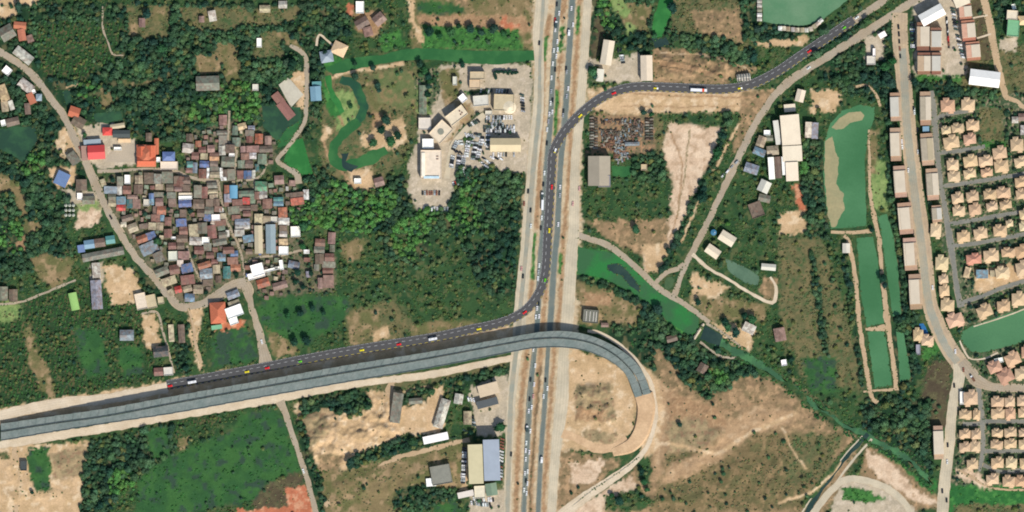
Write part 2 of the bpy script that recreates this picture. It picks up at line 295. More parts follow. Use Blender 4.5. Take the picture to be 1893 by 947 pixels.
ZONES = """
F 3 -30,8 640,6 640,112 600,120 590,232 520,300 480,262 400,248 300,262 190,236 140,216 110,190 70,140 50,112 -30,60
U 5 60,45 150,38 232,42 205,118 128,150 80,140 66,90
S 2 -30,12 32,12 27,32 -30,40
S 2 -30,-40 70,-40 66,9 -30,11
T 3 330,14 560,12 545,40 380,58 336,40
T 3 235,10 320,10 310,70 240,72
D 3 285,12 312,10 305,36 283,42
D 3 236,40 254,46 255,76 240,66
D 4 398,72 440,90 446,150 418,152 402,110
D 3 360,98 405,98 405,136 362,136
T 3 478,60 530,60 520,105 470,108
D 2 500,60 535,62 562,92 556,98 520,80
D 3 220,150 262,158 312,143 320,136 280,146 240,162
S 1.5 118,157 144,150 146,154 124,164
D 3 185,165 210,172 208,200 190,200
S 2 535,140 568,130 566,205 545,200 552,180
F 3 -30,60 50,112 115,200 150,290 172,342 140,362 120,430 140,472 60,500 -30,532
D 3 -30,305 35,338 50,370 52,412 48,452 42,402 22,362 -30,348
D 2 54,412 78,406 72,426 52,434
N 2 28,450 46,438 50,472
D 3 50,478 80,470 140,480 130,500 126,516 94,532 68,510
S 2 108,240 135,232 150,262 138,285 112,292 105,270
S 2 84,312 140,308 134,346 104,346
U 3 -30,560 40,555 170,530 282,556 290,702 105,738 -30,756
L 5 -30,562 38,560 40,590 -30,600
B 4 130,600 190,612 202,692 160,702 142,650
U 4 60,560 130,560 150,690 95,690 60,620
B 3 215,640 262,638 265,690 225,698
D 2 45,600 62,612 72,652 95,700 106,738 88,736 60,690 50,650
S 2 190,490 245,494 259,540 252,562 206,562 194,524
C 2 168,488 190,485 190,520 172,520
F 3 245,470 262,495 292,530 300,548 270,545 256,500
P 2 143,386 185,380 186,414 140,422
C 2 118,350 180,352 182,384 140,386
L 3 142,376 182,372 184,386 143,390
S 2 262,585 290,580 297,640 284,650 270,640
V 3 190,330 250,316 340,308 350,246 430,224 510,248 512,290 470,338 545,338 562,386 535,402 560,440 622,428 624,540 500,560 462,532 392,562 330,562 270,500 230,430 196,370
F 3 530,385 560,385 580,420 560,436 540,430
C 1.5 140,234 208,228 250,262 254,306 186,313 160,290
F 3 540,300 640,318 760,330 766,386 830,388 850,320 906,314 972,326 966,400 955,472 640,432 575,410 552,350
G 3 620,428 700,430 955,440 955,585 900,602 640,648 500,668 470,572 500,546 622,540
B 5 472,572 500,548 640,545 650,590 560,640 505,664
T 5 645,575 720,550 770,600 740,630 650,645 640,600
D 3 760,600 860,590 900,600 760,628
G 5 700,440 950,440 955,580 900,560 800,535 700,530
S 2 684,615 716,603 718,620 700,625 694,642 684,625
D 3 645,580 700,575 706,605 660,640 645,636
D 3 630,450 680,440 668,480 640,485
F 6 700,440 800,440 780,480 720,490
F 6 850,450 950,440 955,540 920,560 880,510
F 4 560,395 640,360 720,370 760,390 700,412 620,420
B 3 405,605 455,600 478,660 462,672 395,680 390,640
G 2 330,600 392,620 392,682 335,690
R 1 398,592 425,596 452,590 450,606 415,612 396,610
S 1.5 345,568 378,562 372,600 360,650 376,682 368,684 350,620
F 2 320,600 345,600 350,690 320,695
D 2 492,605 508,618 545,640 548,655 512,662 500,650
S 2 -30,762 100,738 200,724 310,704 640,645 900,600 990,605 990,628 640,690 310,745 200,762 -30,792
T 3 602,118 760,112 776,140 778,232 742,302 700,335 655,352 602,322 590,270 600,200
D 3 670,150 700,150 720,200 690,220
S 3 665,250 745,215 755,262 700,285 670,270
N 3 690,210 720,215 715,235 690,238
S 3 640,312 690,308 690,350 650,352
Y 3 690,135 765,130 772,195 740,205 700,190
L 3 618,170 655,165 664,205 650,232 622,240
L:S:6:1.5 607,146 640,133 690,127 744,118
L:N:5:1.5 606,240 600,262 606,290 630,315 648,338 655,350
L:N:5:1.5 612,150 608,175 620,200 634,230
S 2 600,232 614,238 606,262 596,262
W 4 590,112 625,104 640,112 618,130 602,130
W 2 600,135 606,160 622,190 630,205 618,222 606,200 596,165
G 3 640,-40 748,-40 752,70 692,92 602,102 620,60
F 3 600,18 650,25 640,70 600,72
N 3 652,28 690,20 715,25 712,48 690,70 660,60
R 2 640,10 655,5 652,30 638,30
D 3 752,-40 990,-40 986,92 760,92
N 3 770,28 962,30 985,45 985,62 900,58 778,46
B 4 772,2 836,4 862,14 855,26 778,27
E 3 838,-20 868,-20 868,16 850,14
R 2 930,30 960,48 950,58 925,50
K 3 780,46 960,56 966,92 780,92
S 1.5 746,-40 762,-40 768,40 785,78 774,80 756,36
K 3 700,66 742,55 748,84 706,96
C 2 812,122 870,118 982,118 980,322 910,316 862,320 838,345 830,384 772,386 756,352 753,300 770,272 778,215 800,200
Q 2 766,148 812,122 815,160 800,202 776,215 768,180
D 2 812,128 846,128 852,172 836,195 815,190
L 2 770,158 792,156 792,214 772,214
B 2 858,168 910,166 912,176 870,178
Z 2 838,185 870,190 880,215 850,240 830,262 822,262 850,230
Q 2 850,250 872,245 876,268 858,276
F 2 840,310 905,310 906,330 845,335
H 2 985,-40 1097,-40 1076,300 1075,440 1067,640 1054,790 1034,990 926,990 945,700 955,560 966,400 985,200
N 2 1044,-40 1047,0 1041,42 1034,42 1038,-40
K 2 1041,44 1046,44 1042,96 1032,96 1036,60
N 2 1034,96 1042,96 1033,230 1024,230 1030,150
L:N:8:2 1030,215 1024,300 1017,420 1008,560
L:N:9:2 1006,570 1000,650 990,760 984,850 980,960
L:O:3:2 1000,680 990,780 982,880 979,950
L:K:7:1.5 1030,170 1028,200 1026,250
L:N:8:2 1072,0 1066,100 1056,230 1050,340 1042,440 1036,560 1024,650 1016,760 1009,860 1004,960
L:K:7:1.5 1071,14 1066,62
L:K:6:1.5 1036,470 1034,505
L:N:10:2 1016,30 1012,68
L:K:8:1.5 1010,72 1005,116
L:N:9:2 1006,118 1000,230 996,330 992,420
L:K:7:1.5 988,434 985,515
L:N:7:2 984,520 978,566
L:N:9:2 975,648 968,700 962,770 957,850 953,960
F 2 1096,-40 1206,-40 1206,92 1190,106 1130,72 1090,125 1092,40
D 2 1150,0 1206,10 1200,60 1160,58 1140,20
L 3 1122,-10 1152,-10 1166,22 1156,34 1134,18
L 2 1156,44 1176,46 1176,62 1158,60
O 2 1102,28 1118,30 1116,70 1100,110 1094,110
C 2 1086,110 1130,112 1186,98 1186,152 1090,150
G 2 1086,122 1108,120 1104,150 1086,150
F 3 1206,70 1250,20 1260,60 1240,92 1206,95
E 3 1205,90 1345,88 1402,130 1342,158 1205,155
N 2 1210,110 1250,112 1330,132 1340,142 1230,128
T 4 1238,-40 1402,-40 1406,50 1380,92 1262,86 1242,40
E 4 1275,20 1370,15 1375,80 1290,60
F 3 1262,60 1330,72 1412,100 1402,126 1300,108 1256,86
F 2 1365,-20 1402,-20 1406,45 1480,52 1500,60 1440,78 1378,70
S 2 1390,78 1470,70 1500,68 1480,86 1400,86
G 2 1400,90 1480,86 1450,115 1400,130
S 3 1086,165 1180,160 1420,168 1402,206 1140,212 1086,205
J 2 1084,212 1212,212 1218,282 1084,286
G 2 1072,205 1092,210 1090,280 1076,285
T 3 1205,215 1240,225 1235,330 1215,300
P 3 1236,228 1342,238 1312,312 1272,382 1247,442 1232,500 1190,505 1186,470 1236,402 1240,330 1228,280
G 3 1078,344 1242,338 1242,402 1150,412 1076,402
F 2 1168,285 1232,285 1232,335 1168,335
E 3 1078,410 1236,404 1236,452 1180,472 1140,452
S 3 1185,455 1238,450 1230,502 1195,505
L:F:13:2 1346,214 1326,285 1290,360 1245,460 1225,505
L:S:5:1.5 1366,230 1335,285 1300,355 1258,450
L:G:5:1.5 1376,235 1345,290 1310,360 1268,455
E 2 1372,170 1440,165 1380,260 1350,290 1365,230
G 4 1300,330 1390,270 1420,200 1500,165 1530,230 1532,440 1562,720 1400,642 1340,600 1280,545 1270,480
F 3 1480,260 1520,240 1532,440 1490,440
F 3 1500,60 1660,20 1655,190 1560,170 1510,150
T 4 1438,440 1520,440 1570,600 1600,722 1480,700 1440,560
T 4 1440,560 1500,560 1510,640 1450,645
L:F:10:3 1500,470 1515,560 1526,650
L:F:8:3 1560,470 1580,600 1596,720
S 2 1438,396 1486,388 1493,426 1440,436
R 2 1466,345 1484,340 1490,390 1478,388
S 3 1280,505 1348,530 1332,548 1278,562
D 4 1278,545 1420,560 1412,592 1300,592
S 2 1500,166 1552,168 1546,206 1498,210
E 2 1410,512 1436,515 1432,560 1405,545
S 2 1330,598 1400,600 1385,650 1350,640 1310,592
F 3 1064,505 1120,520 1200,560 1290,625 1390,660 1400,690 1310,745 1250,705 1130,650 1120,580 1066,560
D 4 1066,520 1110,530 1190,570 1180,600 1130,600 1068,600
N 3 1080,540 1130,545 1128,565 1080,570
W 2 1066,455 1092,460 1142,468 1172,488 1202,515 1292,586 1292,614 1272,622 1238,600 1200,562 1160,538 1120,518 1066,507
E 4 1210,640 1260,690 1462,700 1600,812 1502,990 1040,990 1200,842 1215,760
A 6 1250,800 1330,850 1400,800 1560,800 1500,940 1200,950 1230,850
T 5 1470,800 1560,805 1520,880 1450,900
F 4 1262,650 1380,672 1350,715 1305,740 1255,700
N 5 1218,700 1260,735 1330,755 1360,800 1290,830 1225,840
I 5 1214,700 1240,715 1232,800 1222,890 1210,880
I 4 1350,775 1400,752 1470,762 1482,772 1392,802 1340,842 1290,872 1222,896 1235,860 1320,830
Z 4 1230,780 1290,770 1340,800 1300,830 1235,840
L:G:20:4 1340,640 1385,664 1450,706 1500,746 1550,782 1600,804 1650,832 1690,858 1722,896
L:G:16:3 1592,812 1560,842 1530,880 1490,930
L:F:5:2 834,268 846,250 862,232 880,214 900,206
L:N:3:1 1066,826 1056,848 1043,866 1050,886 1060,906
L:O:2:1 1214,108 1260,116 1310,128 1345,150
L:O:2:1 1220,122 1270,130 1320,146
L:S:3:1 1222,98 1290,100 1350,112 1390,134
L:N:2.5:1 1240,245 1262,300 1255,380 1240,440
L:D:2:1 1275,240 1268,310 1252,400
L:N:3:1 1150,170 1250,178 1400,180
L:N:2:1 1150,196 1260,198 1390,196
L:N:2.5:1.5 600,790 640,800 690,770 715,740
L:O:2.5:1.5 560,820 600,840 640,830 660,800
L:N:2.5:1.5 620,900 700,890 780,850 840,830
L:N:2:1 1110,665 1140,700 1152,760 1130,800
L:N:2:1 40,850 60,940
L:N:2:1 1300,700 1340,760 1420,740
L:S:7:2 1200,822 1245,820 1300,835 1330,838 1392,798 1470,765
L:S:3:1.5 1445,790 1470,840 1490,866
L:S:5:2 1590,815 1545,872 1500,910 1440,930
E 3 1598,822 1652,842 1722,902 1745,940 1690,945 1640,900 1590,880
P 2 1600,830 1640,850 1690,900 1735,935 1700,930 1640,895 1605,860
W 2 1690,850 1735,890 1725,915 1650,850 1620,830
C 2 1530,990 1540,920 1566,880 1645,900 1690,940 1690,990
K 2 1555,905 1570,898 1640,920 1600,930 1560,922
S 2 1056,648 1110,656 1156,688 1174,732 1172,792 1130,832 1040,832 1044,720
Z 3 1060,712 1130,708 1138,780 1066,778
N 2 1066,752 1120,758 1118,780 1066,776
Z 2 1072,795 1140,800 1136,822 1090,820
E 2 1032,832 1152,850 1100,905 1044,945 1030,945
P 2 1052,860 1120,850 1100,890 1060,900
G 3 1180,830 1205,820 1200,900 1180,890
P 2 1060,940 1165,880 1175,905 1120,945 1060,960
G 3 1120,920 1180,900 1210,930 1180,945 1120,945
S 3 1150,640 1215,700 1228,760 1215,830 1190,850
S 3 545,746 722,714 748,802 652,872 560,852
Z 3 555,770 600,760 610,800 570,830
F 3 552,740 680,720 684,756 650,770 590,756 556,772
E 2 590,840 640,840 625,872 592,868
S 2 726,722 818,712 820,805 742,802
F 2 736,726 800,716 790,744 740,750
D 3 588,872 650,868 872,806 862,905 600,990 586,920
F 2 640,850 700,820 780,804 846,810 780,832 700,848 640,872
G 3 800,905 862,905 872,990 790,990
B 3 805,925 845,915 850,950 800,950
F 2 730,905 780,895 850,905 850,925 760,945 730,940
C 2 868,716 940,690 948,802 880,808
C 2 866,915 935,905 935,990 866,990
S 2 860,830 868,830 862,912 850,912
F 2 820,690 945,664 945,690 880,706 830,735
T 3 640,708 940,662 935,675 820,705 700,725
S 2 -30,832 20,826 165,818 162,882 150,990 -30,990
Z 3 95,840 160,822 158,880 100,885
T 2 -30,836 20,836 20,846 -30,846
B 2 50,832 92,826 94,908 64,906 56,870
F 2 162,822 262,796 300,782 320,776 322,852 252,882 160,990 148,945
U 2 318,778 442,765 446,800 330,852
G 3 330,790 440,778 442,800 350,830
B 3 268,798 312,785 315,845 280,848
D 2 330,810 350,805 346,850 328,840
B 5 252,884 302,850 442,788 446,766 508,754 525,778 560,872 502,890 470,926 300,960 252,960
O 3 468,926 502,892 558,872 562,902 530,908 530,938 470,942
R 1 526,906 566,898 584,960 430,960 430,944 530,938
F 2 545,775 560,780 592,880 600,945 590,945 560,870
Q 3 1720,172 1960,168 1960,600 1780,602 1742,452 1722,300
T 3 1810,200 1856,198 1856,262 1812,262
K 2 1812,262 1860,262 1860,278 1815,275
T 3 1680,140 1960,60 1960,170 1700,172
F 3 1690,150 1790,160 1850,165 1850,185 1800,180 1740,185 1695,170
K 3 1690,136 1778,132 1780,150 1690,152
C 3 1690,-40 1800,-40 1785,140 1690,138
O 2 1792,-20 1818,-20 1836,110 1812,115 1800,40
F 2 1838,-20 1960,-20 1960,20 1860,30 1842,60
C 2 1846,70 1880,72 1876,95 1852,98
S 3 1800,500 1895,485 1895,520 1815,545 1800,530
Q 2 1770,600 1790,600 1800,620 1782,650
F 3 1640,190 1652,180 1660,300 1672,440 1690,560 1700,700 1656,740 1650,690 1655,440 1636,300
L 3 1605,290 1640,300 1638,390 1612,385
D 3 1600,245 1624,240 1620,320 1605,330
K 2 1704,640 1738,632 1742,648 1708,668
O 3 1714,672 1758,664 1752,790 1708,788 1700,740
F 3 1600,730 1720,740 1720,800 1725,900 1640,840 1590,800
Q 3 1760,640 1960,640 1960,900 1756,900
W 3 1756,895 1960,905 1960,990 1745,990
T 2 1760,932 1960,932 1960,990 1760,990
P 3 1768,865 1800,868 1835,902 1810,902 1770,880
B 3 1480,660 1545,662 1545,725 1500,725
F 3 1640,40 1660,60 1660,130 1640,150 1600,170 1590,140 1600,90
C 2 1600,70 1635,60 1636,110 1600,120
G 4 560,432 625,428 622,470 590,480 560,470
"""
xs = np.concatenate([[-12000, -3000, -900, -350, -160, -80], np.arange(-40, 1934, 2.3), [1975, 2055, 2250, 2800, 5000, 14000]])
ys = np.concatenate([[-12000, -3000, -900, -350, -160, -80], np.arange(-40, 988, 2.3), [1030, 1110, 1300, 1850, 4000, 13000]])
GX, GY = np.meshgrid(xs, ys)
CX = np.clip(GX, -24, 1918); CY = np.clip(GY, -24, 972)
WX = CX + 12 * (fbm(GX, GY, 14, 1, 3) - .5) + 7 * (vnoise(GX, GY, 4, 2) - .5)
WY = CY + 12 * (fbm(GX, GY, 14, 3, 3) - .5) + 7 * (vnoise(GX, GY, 4, 4) - .5)
N1 = fbm(GX, GY, 1.0, 51, 1)
COL = np.zeros((*GX.shape, 3)); TYP = np.full(GX.shape, ord('G'))
def tone(t, x, y):
    a, b, c, sc = COV[t]
    a, b, c = (np.array(lin(v)) for v in (a, b, c)); sd = ord(t)
    n = np.clip((fbm(x, y, sc, sd, 4) - .38) / .24, 0, 1)[..., None]
    n2 = np.clip((fbm(x, y, sc * .7, sd + 40, 3) - .56) / .14, 0, 1)[..., None]
    return (a * (1 - n) + b * n) * (1 - n2) + c * n2
COL[:] = tone('G', GX, GY)
def paint(t, d, soft, sl):
    soft *= 1.3
    w = np.clip((d + soft) / (2 * soft), 0, 1); w = w * w * (3 - 2 * w)
    if not w.any(): return
    COL[sl] = COL[sl] * (1 - w[..., None]) + tone(t, GX[sl], GY[sl]) * w[..., None]
    TYP[sl] = np.where(w > .5, ord(t), TYP[sl])
for ln in ZONES.strip().split('\n'):
    head, soft_pts = ln.split(' ', 1)
    if head.startswith('L:'):
        _, t, w, soft = head.split(':'); p = pts(soft_pts); soft = float(soft); pad = float(w) + 12
    else:
        soft, rest = soft_pts.split(' ', 1); t = head; p = pts(rest); soft = float(soft); pad = 14
    px = [q[0] for q in p]; py = [q[1] for q in p]
    c0 = np.searchsorted(xs, min(px) - pad); c1 = np.searchsorted(xs, max(px) + pad)
    r0 = np.searchsorted(ys, min(py) - pad); r1 = np.searchsorted(ys, max(py) + pad)
    if min(px) < 5: c0 = 0
    if max(px) > 1890: c1 = len(xs)
    if min(py) < 5: r0 = 0
    if max(py) > 940: r1 = len(ys)
    sl = (slice(r0, r1), slice(c0, c1))
    if head.startswith('L:'): paint(t, float(w) / 2 - ldist(WX[sl] * .4 + CX[sl] * .6, WY[sl] * .4 + CY[sl] * .6, p), soft, sl)
    else: paint(t, sdist(WX[sl], WY[sl], p), soft, sl)
OUT = np.clip((np.maximum(np.maximum(-GX, GX - 1893), np.maximum(-GY, GY - 947)) - 26) / 40, 0, 1)[..., None]
COL = COL * (1 - OUT) + (np.array(lin((66, 86, 54))) * (.6 + .4 * fbm(GX, GY, 60, 61, 2))[..., None] + np.array(lin((120, 106, 78))) * np.clip(fbm(GX, GY, 140, 62, 3) - .5, 0, 1)[..., None]) * OUT
COL *= (.88 + .24 * vnoise(GX, GY, 3.1, 77) * .6 + .24 * vnoise(GX, GY, 7.3, 78) * .4)[..., None]
# relief: spoil heaps and worked earth
GZ = np.zeros(GX.shape)
def relief(poly, amp, sc, seed):
    global GZ
    d = np.clip(sdist(CX, CY, pts(poly)) / 14, 0, 1)
    GZ = GZ + d * amp * np.clip(fbm(GX, GY, sc, seed, 4) - .34, 0, 1)
relief('556,764 640,752 722,722 742,800 652,866 565,850', 16, 26, 5)
relief('1062,706 1134,704 1140,784 1064,782', 9, 14, 6)
relief('1212,94 1340,92 1385,128 1340,150 1212,146', 12, 20, 7)
relief('1245,0 1395,0 1395,52 1370,84 1262,60', 6, 22, 9)
relief('1240,690 1460,705 1590,815 1500,930 1130,940 1215,850', 5, 30, 8)
relief('600,885 860,820 850,895 610,940', 4, 25, 10)
relief('0,850 150,830 150,930 0,940', 3, 18, 11)
def ground_z(x, y):
    c = min(max(int(np.searchsorted(xs, x)), 1), len(xs) - 1); r = min(max(int(np.searchsorted(ys, y)), 1), len(ys) - 1)
    return float(GZ[r - 1:r + 1, c - 1:c + 1].max())
def cover_at(x, y):
    c = int(np.argmin(abs(xs - x))); r = int(np.argmin(abs(ys - y))); return chr(TYP[r, c])
nr, nc = GX.shape
co = np.stack([gx(GX), gy(GY), GZ], -1).reshape(-1, 3)
ii = np.arange(nr * nc).reshape(nr, nc)
q = np.stack([ii[1:, :-1], ii[1:, 1:], ii[:-1, 1:], ii[:-1, :-1]], -1).reshape(-1, 4)
def np_mesh(name, co, quads, tint=None, tri=False):
    me = bpy.data.meshes.new(name); k = 3 if tri else 4
    me.vertices.add(len(co)); me.vertices.foreach_set('co', np.asarray(co, np.float32).ravel())
    n = len(quads); me.loops.add(n * k); me.loops.foreach_set('vertex_index', np.asarray(quads, np.int32).ravel())
    me.polygons.add(n); me.polygons.foreach_set('loop_start', np.arange(0, n * k, k, dtype=np.int32))
    me.polygons.foreach_set('loop_total', np.full(n, k, np.int32))
    if tint is not None:
        at = me.color_attributes.new('tint', 'FLOAT_COLOR', 'POINT')
        at.data.foreach_set('color', np.concatenate([tint, np.ones((len(tint), 1))], 1).astype(np.float32).ravel())
    me.update(); return me
gm, nt, b = new_mat('ground_cover')
a = nt.nodes.new('ShaderNodeAttribute'); a.attribute_name = 'tint'
n1 = geo_noise(nt, .55, 4, .7); n2 = geo_noise(nt, .09, 4, .6)
col = mulv(nt, a.outputs['Color'], remap(nt, n1.outputs[0], .3, .7, .82, 1.18))
col = mulv(nt, col, remap(nt, n2.outputs[0], .3, .7, .93, 1.07))
nt.links.new(col, b.inputs['Base Color']); b.inputs['Roughness'].default_value = 1; b.inputs['Specular IOR Level'].default_value = .1
bp = nt.nodes.new('ShaderNodeBump'); bp.inputs['Strength'].default_value = .35; bp.inputs['Distance'].default_value = .5
nt.links.new(n1.outputs[0], bp.inputs['Height']); nt.links.new(bp.outputs[0], b.inputs['Normal'])
g = link('ground', np_mesh('ground', co, q, COL.reshape(-1, 3)), gm); g['kind'] = 'structure'
for p in g.data.polygons[:1]:
    if p.normal.z < 0: g.data.flip_normals()

# ================================================================== WATER
def water(name, mat, s, z=.05, jit=1.2, sc=10, occ=True):
    if name == 'pond': q = pts(s); EDGE.append([(a[0] + (b[0] - a[0]) * k / 8, a[1] + (b[1] - a[1]) * k / 8) for a, b in zip(q, q[1:] + q[:1]) for k in range(8)])
    return sheet(name, pts(s), z, M[mat], jit, 5, occ, sc)
water('canal', 'canal', '600,126 640,109 706,101 754,90 805,90 868,94 990,94 990,112 960,114 919,120 863,117 802,111 746,112 703,119 663,127 640,133 616,138')
ribbon('canal', [(630,146,14),(654,158,16),(668,180,17),(672,206,17),(660,228,17)], 20, .05, M['dark_canal'], 3)
ribbon('canal', [(664,225,20),(642,243,20),(624,262,17),(616,286,18),(630,304,20),(658,303,18),(690,290,22),(714,276,14)], 18, .06, M['canal'], 3)
water('canal', 'dark_water', '630,285 645,282 640,300 662,308 650,318 634,312', .10, 2, 6)
ribbon('canal', [(606,140,10),(612,168,10),(624,190,11),(634,208,10)], 10, .07, M['weed'], 2)
water('pond', 'murky', '484,196 556,198 558,225 545,242 530,262 512,262 486,234')
water('pond', 'weed', '536,262 560,255 572,300 580,322 560,324 540,312 524,298')
water('pond', 'canal', '530,238 556,222 548,246 532,268 512,276 514,262', .08)
water('pond', 'murky', '-4,240 30,232 64,236 72,258 40,302 18,284 -4,276', jit=3)
water('pond', 'murky', '172,210 225,206 228,222 200,228 176,226', jit=3)
water('pond', 'murky', '115,168 131,166 134,190 122,194', jit=2)
water('lake', 'lake', '1408,-30 1411,40 1430,45 1482,48 1516,40 1540,22 1572,-4 1590,-30')
water('pond', 'weed', '1226,-30 1250,-30 1240,28 1222,70 1206,76 1207,40', jit=2)
water('pond', 'dark_water', '1205,72 1232,70 1240,82 1210,90', jit=2)
water('pond', 'pond', '1524,262 1535,228 1556,206 1590,193 1617,198 1616,222 1605,250 1598,300 1602,418 1536,424 1530,400 1522,330')
sheet('mud_flat', pts('1525,262 1538,252 1545,280 1551,292 1549,318 1546,340 1552,352 1560,358 1559,372 1562,388 1552,402 1545,420 1537,421 1531,400 1524,330'), .09, M['mud'], 1.5, 4, False, 6)
sheet('mud_flat', pts('1537,236 1552,218 1570,208 1592,206 1598,214 1594,222 1572,228 1560,238 1546,240'), .09, M['mud'], 1, 4, False, 6)
water('pond', 'pond', '1583,441 1614,437 1623,480 1634,598 1602,605 1591,540 1586,470')
water('pond', 'pond', '1603,614 1634,608 1640,640 1649,712 1618,719 1611,670')
water('pond', 'pond', '1622,400 1640,395 1652,440 1658,480 1667,582 1650,586 1641,520 1634,470 1628,430')
water('pond', 'pond', '1657,613 1671,616 1684,700 1664,706')
water('pond', 'estate_pond', '1778,614 1800,601 1845,586 1960,548 1960,612 1893,632 1850,644 1815,652 1796,650 1784,640 1776,626')
water('floating_weed', 'hyacinth', '1068,456 1092,461 1141,469 1171,489 1201,516 1291,588 1291,611 1272,619 1239,598 1202,561 1161,536 1121,516 1068,505')
water('pond', 'dark_water', '1123,490 1140,487 1154,494 1166,508 1184,530 1182,541 1166,530 1150,511 1125,501', .09, 1.5, 5)
water('canal', 'dark_water', '1303,602 1336,621 1330,641 1294,627', .10, 1)
ribbon('canal', [(1326,630,18),(1350,645,14),(1385,664,13),(1450,706,10),(1500,746,10),(1550,782,11),(1598,804,12),(1650,832,10),(1690,858,9),(1722,896,8)], 12, .05, M['creek'], 4.5)
ribbon('canal', [(1604,802,9),(1575,832,9),(1545,868,9),(1512,915,9),(1480,970,9)], 9, .07, M['dark_water'], 2)
ribbon('drain_bank', [(1594,806,2.5),(1567,835,2.5),(1538,872,2.5),(1502,918,2.5),(1472,965,2.5)], 4, .09, M['concrete'], .5)
ribbon('drain_bank', [(1612,812,4),(1584,843,4),(1556,878,4),(1528,915,5)], 5, .09, M['concrete'], .8)
water('pond', 'grey_pond', '1340,479 1374,491 1405,511 1400,528 1380,525 1346,501')
water('pond', 'canal', '1131,306 1166,308 1166,328 1131,326', jit=1)


# ================================================================== ROADS
Z1, Z2, Z3 = .12, .16, .20
ribbon('highway', [(1034.5,-40,11),(1032.5,0,11),(1023.5,115,11),(1017,230,11),(1010.5,310,12.5),(1004,430,12.5),(999,480,12),(994,585,11),(988,650,9.5),(979.5,735,12),(974,840,10.5),(968,947,10.5),(966,990,10.5)], 11, Z2, M['asphalt'])
ribbon('highway', [(1061,-40,13),(1058,0,13.5),(1051,115,12),(1043.5,230,12.5),(1036,310,11),(1030,430,12.5),(1025,480,12.5),(1018,590,12.5),(1013,650,8.5),(1007.5,740,10),(1000,840,10),(995,947,10),(993,990,10)], 12, Z2, M['asphalt'])
for o, pp in ((4.4, [(1032.5,-40),(1032.5,0),(1023.5,115),(1017,230),(1010.5,310),(1004,430),(999,480),(994,585),(989,650),(980,735),(974,840),(966,990)]), (4.6, [(1060,-40),(1058,0),(1051,115),(1043.5,230),(1036,310),(1030,430),(1025,480),(1018,590),(1013,650),(1007.5,740),(1000,840),(993,990)])):
    for s in (-1, 1):
        ribbon('edge_line', [(x + s * o * (1.12 if y < 600 else .85), y) for x, y in pp], .3, Z2 + .02, M['concrete'], occ=False)
ribbon('service_road', [(1090,-40,15),(1086.5,0,15.5),(1079,120,17),(1070,230,16),(1063,310,17.5),(1061,430,20.5),(1056.5,470,21.5),(1049,590,24),(1042.5,650,19),(1038.5,740,25),(1026,850,18),(1020,947,17),(1018,990,17)], 18, Z1, M['concrete'], .6)
ribbon('service_road', [(1003,-40,26),(1001,20,24),(995,60,20),(997,120,18),(995,200,20),(989,260,22),(984,310,20),(977,400,21),(972,470,22),(963,560,23),(960,610,24),(954,660,20),(946,735,17),(941,840,14),(938,947,14),(937,990,14)], 20, Z1, M['concrete'], .8)
ribbon('road', [(1006,-40,7),(1004.5,0,7),(998,120,6),(997,200,8),(988,290,9),(978,400,10),(972,470,8),(962,570,9),(954,650,9),(945,735,9),(941,840,9),(938,950,8)], 8, Z1 + .04, M['street'], .5, occ=False)
ribbon('road', [(-40,66,13),(0,96,13),(40,121,13),(75,156,13),(98,188,13),(112,205,14),(127,232,14),(150,282,15),(172,330,17),(186,362,14),(206,402,15),(226,437,14),(247,470,13),(288,518,13),(318,554,14),(338,568,14),(372,562,14),(400,548,20),(440,524,20),(456,530,22),(463,560,12),(475,600,13),(484,636,16),(492,672,26)], 14, Z1, M['oldroad'], 1.8)
ribbon('road', [(180,317,7),(220,316,6),(262,313,5),(300,314,7),(328,318,6),(345,326,6),(372,332,6),(404,336,8)], 5, Z1, M['oldroad'], .5)
for s in ('424,205 423,240 423,262 437,276 436,300 435,330', '404,336 408,365 414,392 421,412 430,432 438,448', '436,334 470,332 484,322 494,302', '400,352 404,336', '345,452 352,478 364,504 380,535', '438,448 446,470 450,492 453,520', '560,462 520,472 478,476 452,486', '470,335 470,352'):
    ribbon('path', pts(s), 4.2, Z1, M['oldroad'], .8, 4)
ribbon('road', [(536,84,6),(556,95,8),(565,108,8),(567,140,9),(566,200,8),(563,225,8),(548,250,8),(530,275,7),(513,296,8),(530,310,8),(548,322,12),(552,340,14)], 8, Z1, M['oldroad'], 1)
ribbon('path', pts('585,85 590,64 606,76 616,86'), 4.5, Z1, M['pale'], 1)
ribbon('path', pts('190,12 190,50 198,75 208,100 228,103'), 3, Z1, M['oldroad'], 1)
ribbon('path', pts('-4,564 40,558 75,545 110,530 140,518'), 4, Z1, M['oldroad'], 1)
ribbon('path', pts('262,580 290,578 300,610 312,650 322,690'), 4, Z1, M['oldroad'], .8)
ribbon('path', pts('348,570 356,600 362,640 372,672'), 6, Z1, M['dirt'], 2)
ribbon('road', pts('-40,775 0,768 100,747 200,737 310,716'), 20, Z1, M['pale'], 1.5)
ribbon('road', [(-40,833,15),(0,823,15),(200,791,16),(320,770,14),(500,739,16),(640,713,13),(800,692,13),(940,663,12),(962,658,12)], 14, Z1, M['pale'], 1.5)
ribbon('road', [(518,742,18),(526,760,12),(542,808,10),(564,874,10),(582,940,10),(592,985,10)], 10, Z1 + .02, M['oldroad'], 1)
ribbon('path', [(726,700,10),(722,716,14),(718,740,22),(712,780,24)], 14, Z1 - .02, M['dirt'], 3)
ribbon('road', [(826,330,11),(832,290,11),(838,268,11),(852,250,11),(872,230,11),(896,212,10)], 11, Z1, M['concrete'], .8)
ribbon('path', pts('868,812 800,830 740,845 690,870 600,935'), 8, Z1, M['dirt'], 2)
ribbon('path', pts('26,826 30,860 34,900 26,960'), 9, Z1, M['dirt'], 2)
ribbon('path', pts('34,912 60,914 120,914'), 6, Z1 + .02, M['dirt'], 2)
